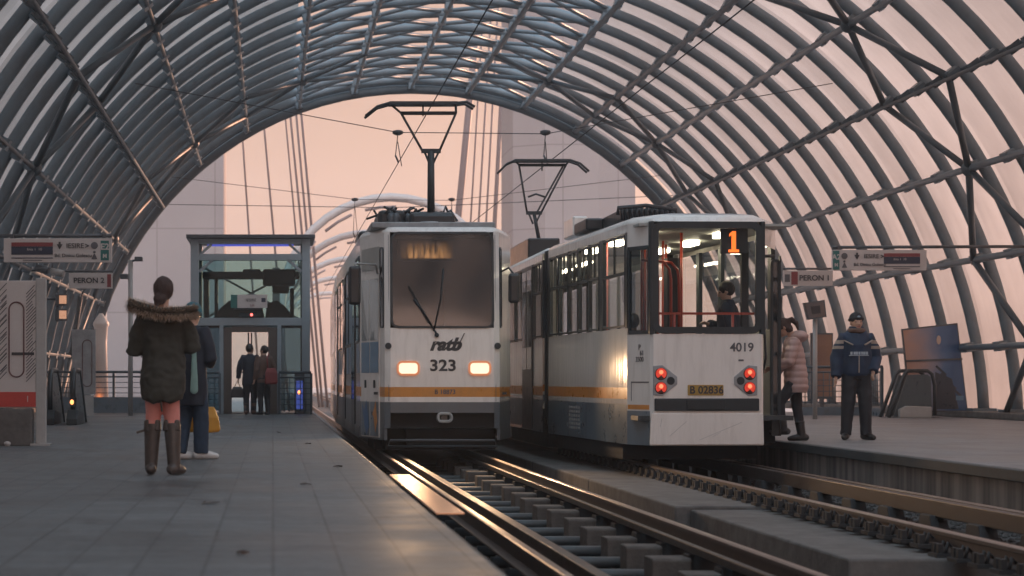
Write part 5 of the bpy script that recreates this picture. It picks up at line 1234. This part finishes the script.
# --- the woman in the parka, from behind
Y = 17.25
t = thing('person', 'person in a dark olive parka with a wide fur hood, pink leggings and tall boots', 'person', ((163 - 273) * Y / 2000, Y, 0), R(-4))
P = pose(1.66, hipR=(.07, 0, .88), hipL=(-.075, 0, .88), kneeR=(.075, .02, .47), kneeL=(-.09, .02, .47), ankR=(.10, -.03, .085), ankL=(-.105, 0, .085), toeR=(.15, .11, .04), toeL=(-.12, .15, .04), shoR=(.175, 0, 1.36), shoL=(-.175, 0, 1.36), elbR=(.25, .02, 1.10), elbL=(-.255, .0, 1.08), wriR=(.11, .24, 1.14), wriL=(-.10, .24, 1.12), head=(0, .02, 1.575), hx=-.2, hz=.15)
bd, H = body(t, P, curl=.8)
legs = trousers(t, P, 'pink_leggings', (.092, .070, .06, .05), 'leggings')
shoes(t, P, 'boot_leather', 'boot', .93)
for s in 'RL':                                            # turned down boot tops with a notch
    a = P['ank' + s].lerp(P['knee' + s], .93); mb = MB()
    for q, dx in ((-1, -.035), (1, .035)): mb.tube([a + Vector((dx, -.03, -.06)), a + Vector((dx * 1.2, -.03, .035))], [.045, .03], 10)
    remeshed(mb, 'boot_top', [M['boot_leather']], t, .009, 3)
mb = MB(); a = P['ankL'].lerp(P['kneeL'], .78); mb.beam(a + Vector((-.07, -.02, 0)), a + Vector((-.135, -.03, -.02)), .012, .02); mb.build('boot_strap', M['boot_leather'], t)
rg = [(.68, 0, -.02, .19, .155), (.74, 0, -.015, .205, .165), (.88, 0, -.01, .212, .165), (1.0, 0, 0, .195, .15), (1.10, 0, 0, .180, .138), (1.24, 0, 0, .195, .14), (1.36, 0, -.01, .195, .13), (1.42, 0, -.01, .15, .11), (1.48, 0, 0, .085, .085)]
coat = jacket(t, P, ['parka'], rg, (.082, .080, .062), 'parka', amp=.017, fr=(8, 8, 9))
for v in coat.data.vertices:                              # fishtail hem
    if v.co.z < .80 and v.co.y < 0: v.co.z -= .035 * max(0, 1 - abs(abs(v.co.x) - .07) / .12) * (1 if v.co.z < .72 else .4)
mb = MB(); mb.beam((.0, -.165, .64), (.012, -.16, .55), .010, .014); mb.beam((-.19, -.03, 1.02), (.19, -.03, 1.02), .01, .01); mb.build('drawcord', M['parka'], coat)
rnd = random.Random(2); fb = MB(); ring = []
for i in range(56):
    a = 2 * math.pi * i / 56; ca, sa = math.cos(a), math.sin(a)
    x = .255 * ca; yv = -.02 + .165 * sa; z = 1.415 + .035 * abs(ca) ** 1.5 - .03 * ca - .02 * (sa < 0) * abs(sa)
    ring.append(Vector((x, yv, z)))
hood = MB(); hood.tube(ring, .050, 10, closed=True)
c0 = Vector((0, 0, 1.40))
for i in range(0, 56): hood.tube([ring[i], Vector((ring[i].x * .5, ring[i].y * .5, 1.33))], [.035, .05], 8, round_caps=True)
hood = remeshed(hood, 'hood', [M['lining'], M['parka']], coat, .014, 3, matfn=lambda c: 0 if c.z > 1.36 + .1 * abs(c.x) and (c.x / .27) ** 2 + ((c.y + .02) / .165) ** 2 < 1.0 else 1)
for i, p in enumerate(ring):
    if True: spikes(fb, p, 150, .085, .0040, rnd, Vector((p.x * 1.2, (p.y + .02) * 1.6, .01)).normalized())
fb.build('fur_trim', [M['fur'], M['fur_light']], hood, fix=False)
sb = MB(H); rs_ = random.Random(8)
for _ in range(420):
    a = rs_.uniform(0, 2 * math.pi); b = rs_.uniform(-.9, 1.3); d = Vector((math.cos(a) * math.cos(b), math.sin(a) * math.cos(b), math.sin(b)))
    if d.y > .55: continue
    p = Vector((d.x * .092, d.y * .108 - .022, d.z * .112 + .032)); q = p + (d * .35 + Vector((rs_.gauss(0, .5), rs_.gauss(0, .3), -1.1))).normalized() * rs_.uniform(.02, .05) + d * .004
    sd = d.cross(UP).normalized() * .0014 if abs(d.z) < .98 else Vector((.0014, 0, 0)); i0 = sb._add([p + sd, p - sd, q]); sb.f.append((i0, i0 + 1, i0 + 2)); sb.m.append(0); sb.sm.append(False)
sb.build('hair_strands', M['hair_brown'], t, fix=False)
hr = hair(t, H, 'hair_brown', extra=lambda b: (b.ball((-.03, -.075, -.075), (.062, .05, .055), 14, 9), b.tube([(-.02, -.06, -.05), (-.055, -.07, -.115)], [.05, .03], 10, round_caps=True), b.ball((.0, -.03, .06), (.06, .07, .04), 10, 6)), r=(.092, .108, .112))

# --- the companion behind her
Y = 20.6
t = thing('person', 'person in a navy coat and jeans with white shoes, half hidden behind the parka', 'person', ((190.5 - 273) * Y / 2000, Y, 0), R(-32))
P = pose(1.60, lean=.05, elbR=(.215, .03, 1.04), wriR=(.12, .18, 1.0), elbL=(-.25, -.02, 1.05), wriL=(-.2, .18, .90), ankR=(.09, .06, .08), kneeR=(.09, .06, .45), toeR=(.19, .17, .04), ankL=(-.09, -.08, .08), toeL=(-.0, .04, .04), hx=-.35)
bd, H = body(t, P)
trousers(t, P, 'jeans', (.112, .09, .085, .085)); shoes(t, P, 'white_shoe')
cb = jacket(t, P, ['navy_coat'], [(.60, 0, 0, .185, .155), (.75, 0, 0, .20, .17), (1.0, 0, -.02, .195, .165), (1.2, 0, -.03, .20, .165), (1.34, 0, -.02, .19, .15), (1.42, 0, 0, .14, .11), (1.49, 0, .01, .08, .08)], (.09, .085, .06), 'coat')
hair(t, H, 'hair_dark'); hb = MB(H); hb.ball((0, -.015, .055), (.095, .112, .09), 16, 10); hb.tube([(.088 * math.cos(a / 8 * math.pi), -.015 + .105 * math.sin(a / 8 * math.pi), .03) for a in range(16)], .02, 8, closed=True); remeshed(hb, 'knit_cap', [M['teal_knit']], t, .01, 3, fold(.004, (50, 50, 50)))
mb = MB(); mb.tube([(.14, -.14, 1.2), (.15, -.155, .95), (.15, -.15, .72)], [.02, .035, .045], 10, sq=(1, .5), round_caps=True); remeshed(mb, 'scarf', [M['mint_cloth']], t, .01, 3, fold(.006))
c = at(199.5, 421, 20.9)
b = thing('tote_bag', 'yellow tote bag hanging low behind the jeans of the hidden companion', 'bag', (c.x, 20.95, .27)); mb = MB()
mb.loft([[(u * w, d * v, z) for u, v in ((-1, -1), (1, -1), (1, 1), (-1, 1))] for z, w, d in ((0, .20, .05), (.03, .225, .06), (.16, .20, .06), (.27, .15, .02))]); remeshed(mb, 'bag_body', [M['yellow_bag']], b, .012, 2, fold(.010))
mb = MB(); mb.tube([(-.08, 0, .25), (-.06, 0, .48), (0, 0, .60), (.06, 0, .48), (.08, 0, .25)], .010, 8); mb.build('handle', M['yellow_bag'], b)

# --- the couple at the lift
Y = 47.4
t = thing('person', 'person in a long dark navy coat standing before the lift with a black handbag', 'person', ((250 - 273) * Y / 2000, Y, 0), R(-8))
P = pose(1.66, elbL=(-.25, -.02, 1.12), wriL=(-.28, .03, .86), hz=-.6); bd, H = body(t, P, voxel=.011)
trousers(t, P, 'dark_trousers'); shoes(t, P, 'brown_coat', 'boot', .5); jacket(t, P, ['navy_coat'], [(.72, 0, 0, .20, .16), (.9, 0, 0, .195, .15), (1.08, 0, 0, .175, .135), (1.25, 0, 0, .19, .14), (1.37, 0, 0, .19, .12), (1.44, 0, 0, .12, .10), (1.49, 0, 0, .07, .07)], name='coat')
hair(t, H, 'hair_dark', r=(.088, .106, .112))
b = thing('handbag', 'small black handbag hanging from the navy coated person by the lift', 'bag', (t.location.x - .30, Y + .02, .40)); mb = MB()
mb.loft([[(u * w, d * v, z) for u, v in ((-1, -1), (1, -1), (1, 1), (-1, 1))] for z, w, d in ((0, .14, .06), (.03, .16, .07), (.2, .13, .06), (.26, .10, .03))]); remeshed(mb, 'bag_body', [M['black_bag']], b, .014, 2)
mb = MB(); mb.tube([(-.07, 0, .24), (0, 0, .42), (.07, 0, .24)], .010, 8); mb.build('handle', M['black_bag'], b)
Y = 47.1
t = thing('person', 'person in a brown coat leaning towards the navy coated companion at the lift', 'person', ((264 - 273) * Y / 2000, Y, 0), R(28))
P = pose(1.62, elbR=(.24, -.05, 1.1), wriR=(.25, .05, .88), hz=.5); bd, H = body(t, P, voxel=.011)
trousers(t, P, 'dark_trousers'); shoes(t, P, 'black_shoe'); jacket(t, P, ['brown_coat'], [(.80, 0, 0, .19, .15), (.95, 0, 0, .185, .145), (1.1, 0, 0, .17, .13), (1.25, 0, 0, .185, .14), (1.37, 0, 0, .185, .12), (1.44, 0, 0, .12, .10), (1.49, 0, 0, .07, .07)], name='coat')
hair(t, H, 'hair_dark')
b = thing('shoulder_bag', 'dull red shoulder bag on the hip of the person in the brown coat', 'bag', (t.location.x + .17, Y - .22, .72)); mb = MB()
mb.loft([[(u * w, d * v, z) for u, v in ((-1, -1), (1, -1), (1, 1), (-1, 1))] for z, w, d in ((0, .12, .06), (.04, .15, .08), (.28, .14, .07), (.38, .10, .04))]); remeshed(mb, 'bag_body', [M['red_bag']], b, .014, 2)
mb = MB(); mb.tube([(-.08, 0, .36), (-.10, .10, .62), (-.05, .2, .72)], .014, 8); mb.build('strap', M['red_bag'], b)

# --- the man facing us on the right platform
Y = 27.4
t = thing('person', 'person facing the camera in a blue jacket with pale sleeve stripes and dark beanie', 'person', ((856 - 273) * Y / 2000, Y, 0), R(177))
P = pose(1.75, hipR=(.085, 0, .9), ankR=(.135, -.02, .085), ankL=(-.14, -.02, .085), kneeL=(-.12, .02, .48), kneeR=(.115, .02, .48), toeR=(.19, .13, .04), toeL=(-.20, .13, .04), shoR=(.180, 0, 1.40), shoL=(-.180, 0, 1.40), elbR=(.255, -.02, 1.12), wriR=(.285, .06, .86), elbL=(-.27, -.05, 1.12), wriL=(-.20, .12, .93), head=(0, .02, 1.60), hz=.12)
bd, H = body(t, P, voxel=.0075, curl=.35)
trousers(t, P, 'dark_trousers', (.112, .090, .078, .075), 'jeans'); shoes(t, P, 'black_shoe')
def stripe(c):
    if abs(c.x) > .185:
        if 1.245 < c.z < 1.285 or 1.315 < c.z < 1.365: return 1
        if c.z < .0: return 2
    return 0
jk = jacket(t, P, ['blue_jacket', 'beige_stripe', 'cool_stripe'], [(.86, 0, 0, .172, .15), (.90, 0, 0, .19, .165), (1.0, 0, 0, .198, .17), (1.15, 0, 0, .202, .17), (1.28, 0, 0, .205, .165), (1.38, 0, 0, .185, .135), (1.44, 0, 0, .15, .12), (1.50, 0, .01, .10, .10), (1.53, 0, .01, .095, .095)], (.095, .092, .07), matfn=stripe, amp=.012, voxel=.010)
mb = MB()
for i, x in enumerate((-.105, -.07, -.04, -.005, .03, .06, .10)): mb.box(x - .012, x + .012, .150, .188, 1.165, 1.205)
mb.box(-.13, .13, .15, .183, 1.15, 1.16); mb.build('chest_stripe', M['cool_stripe'], jk)
mb = MB(); mb.beam((-.19, .13, 1.36), (-.08, .175, 1.30), .03, .015); mb.beam((.19, .13, 1.36), (.08, .175, 1.30), .03, .015); mb.box(-.006, .006, .165, .186, .92, 1.15); mb.build('jacket_trim', M['beige_stripe'], jk)
mb = MB(); mb.tube([(.095 * math.cos(a / 8 * math.pi), .02 + .095 * math.sin(a / 8 * math.pi), 1.495) for a in range(16)], .035, 10, closed=True); remeshed(mb, 'scarf', [M['brown_coat']], t, .012, 3, fold(.01, (14, 14, 14)))
hb = MB(H); hb.ball((0, -.015, .062), (.090, .108, .088), 18, 11); hb.tube([(.087 * math.cos(a / 10 * math.pi), -.013 + .103 * math.sin(a / 10 * math.pi), .048 - .016 * math.cos(a / 10 * math.pi - math.pi / 2) * -1) for a in range(20)], .018, 8, closed=True)
bn = remeshed(hb, 'beanie', [M['beanie']], t, .009, 3, fold(.003, (60, 60, 60)))
eb = MB(H); eb.ball((0, .095, .082), (.022, .008, .016), 10, 7); eb.build('emblem', M['emblem'], bn)
fb = MB(H); fb.ball((0, .05, -.085), (.048, .042, .032), 12, 8); remeshed(fb, 'beard', [M['hair_dark']], t, .008, 2)

# --- the woman stepping into the tram
Y = 26.6
t = thing('person', 'person in a pale pink puffer jacket stepping through the open tram door', 'person', ((796 - 273) * Y / 2000, Y, 0), R(82))
P = pose(1.62, lean=.10, hipR=(.08, 0, .85), hipL=(-.08, 0, .85), kneeR=(.085, -.02, .46), ankR=(.09, -.09, .085), toeR=(.09, .06, .04), kneeL=(-.08, .22, .52), ankL=(-.08, .17, .17), toeL=(-.08, .32, .13), elbR=(.22, .10, 1.08), wriR=(.16, .26, .90), elbL=(-.22, .12, 1.06), wriL=(-.15, .32, .98), head=(0, .10, 1.515), hx=-.5)
bd, H = body(t, P, voxel=.009)
trousers(t, P, 'dark_trousers', (.10, .075, .062, .055), 'leggings'); shoes(t, P, 'black_shoe', 'boot', .45)
puff = lambda c: .008 * abs(math.sin(c.z * math.pi / .085)) + .005 * noise.noise(c * 9)
pj = jacket(t, P, ['puffer_pink'], [(.70, 0, 0, .175, .15), (.78, 0, 0, .19, .165), (.95, 0, 0, .185, .16), (1.1, 0, 0, .175, .15), (1.25, 0, 0, .185, .15), (1.36, 0, 0, .18, .13), (1.42, 0, 0, .13, .11), (1.47, 0, 0, .085, .09)], (.085, .08, .06), 'puffer_jacket', amp=puff, voxel=.011,
     extra=lambda m: (m.ball((0, -.045, 1.40), (.15, .115, .075), 16, 10),))
hair(t, H, 'hair_brown', extra=lambda b: (b.tube([(0, -.10, .06), (0, -.16, .05), (0, -.19, -.03), (0, -.17, -.11)], [.035, .04, .035, .018], 10, round_caps=True), b.ball((0, -.06, -.05), (.075, .06, .07), 12, 8)))

# --- passengers inside the lit tram
lp = inv(tr).inverted() @ Vector((.47, .62, .362 - RZ))
t = thing('person', 'dark dressed passenger standing with bowed head behind the tram rear window', 'person', lp, R(75))
P = pose(1.74, hx=-.35, lean=.05, elbR=(.25, .12, 1.15), wriR=(.12, .28, 1.2)); bd, H = body(t, P, voxel=.011)
trousers(t, P, 'dark_trousers'); shoes(t, P, 'black_shoe'); jacket(t, P, ['navy_coat'], [(.84, 0, 0, .20, .15), (1.0, 0, 0, .195, .15), (1.25, 0, 0, .205, .15), (1.38, 0, 0, .20, .13), (1.44, 0, 0, .12, .10), (1.5, 0, 0, .08, .08)]); hair(t, H, 'hair_dark')
lp = inv(tr).inverted() @ Vector((-.60, 1.55, .362 - RZ))
t = thing('person', 'dark passenger seated at the side window of the departing tram', 'person', lp, R(0) + GA)
P = pose(1.70, hipR=(.09, 0, .56), hipL=(-.09, 0, .56), kneeR=(.1, .42, .55), kneeL=(-.1, .42, .55), ankR=(.1, .44, .085), ankL=(-.1, .44, .085), toeR=(.1, .58, .04), toeL=(-.1, .58, .04), dz=-.35, elbR=(.23, .08, .78), wriR=(.12, .3, .66), elbL=(-.23, .08, .78), wriL=(-.12, .3, .66)); bd, H = body(t, P, voxel=.012)
trousers(t, P, 'dark_trousers'); shoes(t, P, 'black_shoe'); jacket(t, P, ['navy_coat'], [(.88, 0, 0, .195, .15), (1.0, 0, 0, .195, .15), (1.25, 0, 0, .205, .15), (1.38, 0, 0, .20, .13), (1.44, 0, 0, .12, .10), (1.5, 0, 0, .08, .08)]); hair(t, H, 'hair_dark')
# ------------------------------------------------------------------ sky, sun, air, camera
SUN_EL, SUN_AZ = R(8), R(40)           # low sun to the right, a little ahead
w = bpy.data.worlds.new('World'); S.world = w; w.use_nodes = True
nt = w.node_tree; N = nt.nodes; L = nt.links; bg = N['Background']
sk = N.new('ShaderNodeTexSky'); sk.sky_type = 'NISHITA'; sk.sun_disc = False; sk.sun_elevation = R(5); sk.sun_rotation = SUN_AZ
sk.air_density = 1.4; sk.dust_density = 5.0; sk.ozone_density = 1.6; sk.altitude = 90
mx = N.new('ShaderNodeMix'); mx.data_type = 'RGBA'; mx.blend_type = 'MULTIPLY'; mx.inputs['Factor'].default_value = 1; mx.inputs['B'].default_value = (1.0, .80, .78, 1)
L.new(sk.outputs[0], mx.inputs['A'])
k1 = N.new('ShaderNodeVectorMath'); k1.operation = 'SCALE'; k1.inputs['Scale'].default_value = .011; L.new(mx.outputs['Result'], k1.inputs[0])
# dusk veil: a thin cloud layer, pink low down and slate blue overhead
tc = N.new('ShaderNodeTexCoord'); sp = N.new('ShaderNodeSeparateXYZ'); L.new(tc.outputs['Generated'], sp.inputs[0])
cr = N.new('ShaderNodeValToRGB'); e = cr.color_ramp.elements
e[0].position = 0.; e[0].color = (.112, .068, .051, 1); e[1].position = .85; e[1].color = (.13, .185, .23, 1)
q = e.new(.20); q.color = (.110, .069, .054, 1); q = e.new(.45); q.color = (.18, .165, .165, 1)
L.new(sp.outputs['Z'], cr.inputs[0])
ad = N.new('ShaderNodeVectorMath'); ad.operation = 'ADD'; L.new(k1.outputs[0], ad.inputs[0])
bk = N.new('ShaderNodeMapRange'); bk.inputs['From Min'].default_value = .2; bk.inputs['From Max'].default_value = -1.; bk.inputs['To Min'].default_value = 1.; bk.inputs['To Max'].default_value = 3.8; L.new(sp.outputs['Y'], bk.inputs['Value'])  # extra sky brightness behind the camera, added as front fill
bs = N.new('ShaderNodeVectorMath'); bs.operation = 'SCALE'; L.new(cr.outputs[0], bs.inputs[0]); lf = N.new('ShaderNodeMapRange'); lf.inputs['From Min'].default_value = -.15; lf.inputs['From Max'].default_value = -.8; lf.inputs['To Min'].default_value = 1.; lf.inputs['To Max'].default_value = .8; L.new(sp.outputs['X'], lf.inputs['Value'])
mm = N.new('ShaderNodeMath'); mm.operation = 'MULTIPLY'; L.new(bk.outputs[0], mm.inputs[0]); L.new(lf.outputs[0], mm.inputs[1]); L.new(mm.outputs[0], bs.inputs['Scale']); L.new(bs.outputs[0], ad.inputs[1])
# orange glow added low over the left of the line for tram reflections
nm = N.new('ShaderNodeVectorMath'); nm.operation = 'DOT_PRODUCT'; gd = Vector((math.sin(R(-15)), math.cos(R(-15)), .035)).normalized(); nm.inputs[1].default_value = gd
L.new(tc.outputs['Generated'], nm.inputs[0])
gm_ = N.new('ShaderNodeMapRange'); gm_.interpolation_type = 'SMOOTHERSTEP'; gm_.inputs['From Min'].default_value = math.cos(R(5)); gm_.inputs['From Max'].default_value = math.cos(R(1.0)); L.new(nm.outputs['Value'], gm_.inputs['Value'])
gs = N.new('ShaderNodeVectorMath'); gs.operation = 'SCALE'; gs.inputs[0].default_value = (1.6, .72, .36); L.new(gm_.outputs[0], gs.inputs['Scale'])
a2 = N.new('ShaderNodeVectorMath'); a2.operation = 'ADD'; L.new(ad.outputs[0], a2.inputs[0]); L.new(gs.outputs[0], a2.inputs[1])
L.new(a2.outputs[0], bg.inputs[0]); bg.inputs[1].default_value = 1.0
sd = bpy.data.lights.new('sun', 'SUN'); sd.energy = 1.42; sd.angle = R(.6); sd.color = (1., .52, .33)
so = bpy.data.objects.new('sun', sd); COL.objects.link(so)
dv = Vector((math.sin(SUN_AZ) * math.cos(SUN_EL), math.cos(SUN_AZ) * math.cos(SUN_EL), math.sin(SUN_EL)))
so.rotation_euler = dv.to_track_quat('Z', 'Y').to_euler()
HAZE = 0.0010
if HAZE:
    m = bpy.data.materials.new('haze'); m.use_nodes = True; nt = m.node_tree; nt.nodes.remove(nt.nodes['Principled BSDF'])
    v = nt.nodes.new('ShaderNodeVolumePrincipled'); v.inputs['Color'].default_value = (.86, .90, .96, 1); v.inputs['Density'].default_value = HAZE; v.inputs['Anisotropy'].default_value = .3
    nt.links.new(v.outputs[0], nt.nodes['Material Output'].inputs['Volume'])
    tag(MB().box(-252, 252, -62, 482, -2.1, 48).build('haze', m), kind='stuff')
cam = bpy.data.cameras.new('camera'); co = bpy.data.objects.new('camera', cam); COL.objects.link(co)
co.location = (0, 0, CAMH); co.rotation_euler = (R(90), 0, 0)
cam.sensor_width = 36; cam.lens = 2000 / 1024 * 36; cam.shift_x = (512 - 273) / 1024; cam.shift_y = (380 - 288) / 1024
cam.clip_start = .1; cam.clip_end = 6000
cam.dof.use_dof = True; cam.dof.focus_distance = 28; cam.dof.aperture_fstop = 3.2
S.camera = co
S.view_settings.view_transform = 'Standard'; S.view_settings.look = 'None'; S.view_settings.exposure = 2.22; S.view_settings.gamma = 1
S.render.engine = 'CYCLES'
c = S.cycles; c.max_bounces = 10; c.transparent_max_bounces = 16; c.diffuse_bounces = 5; c.glossy_bounces = 4; c.transmission_bounces = 6; c.volume_bounces = 1
c.use_denoising = True; c.sample_clamp_indirect = 6; c.caustics_reflective = False; c.caustics_refractive = False

bpy.data.scenes.remove(WORK)
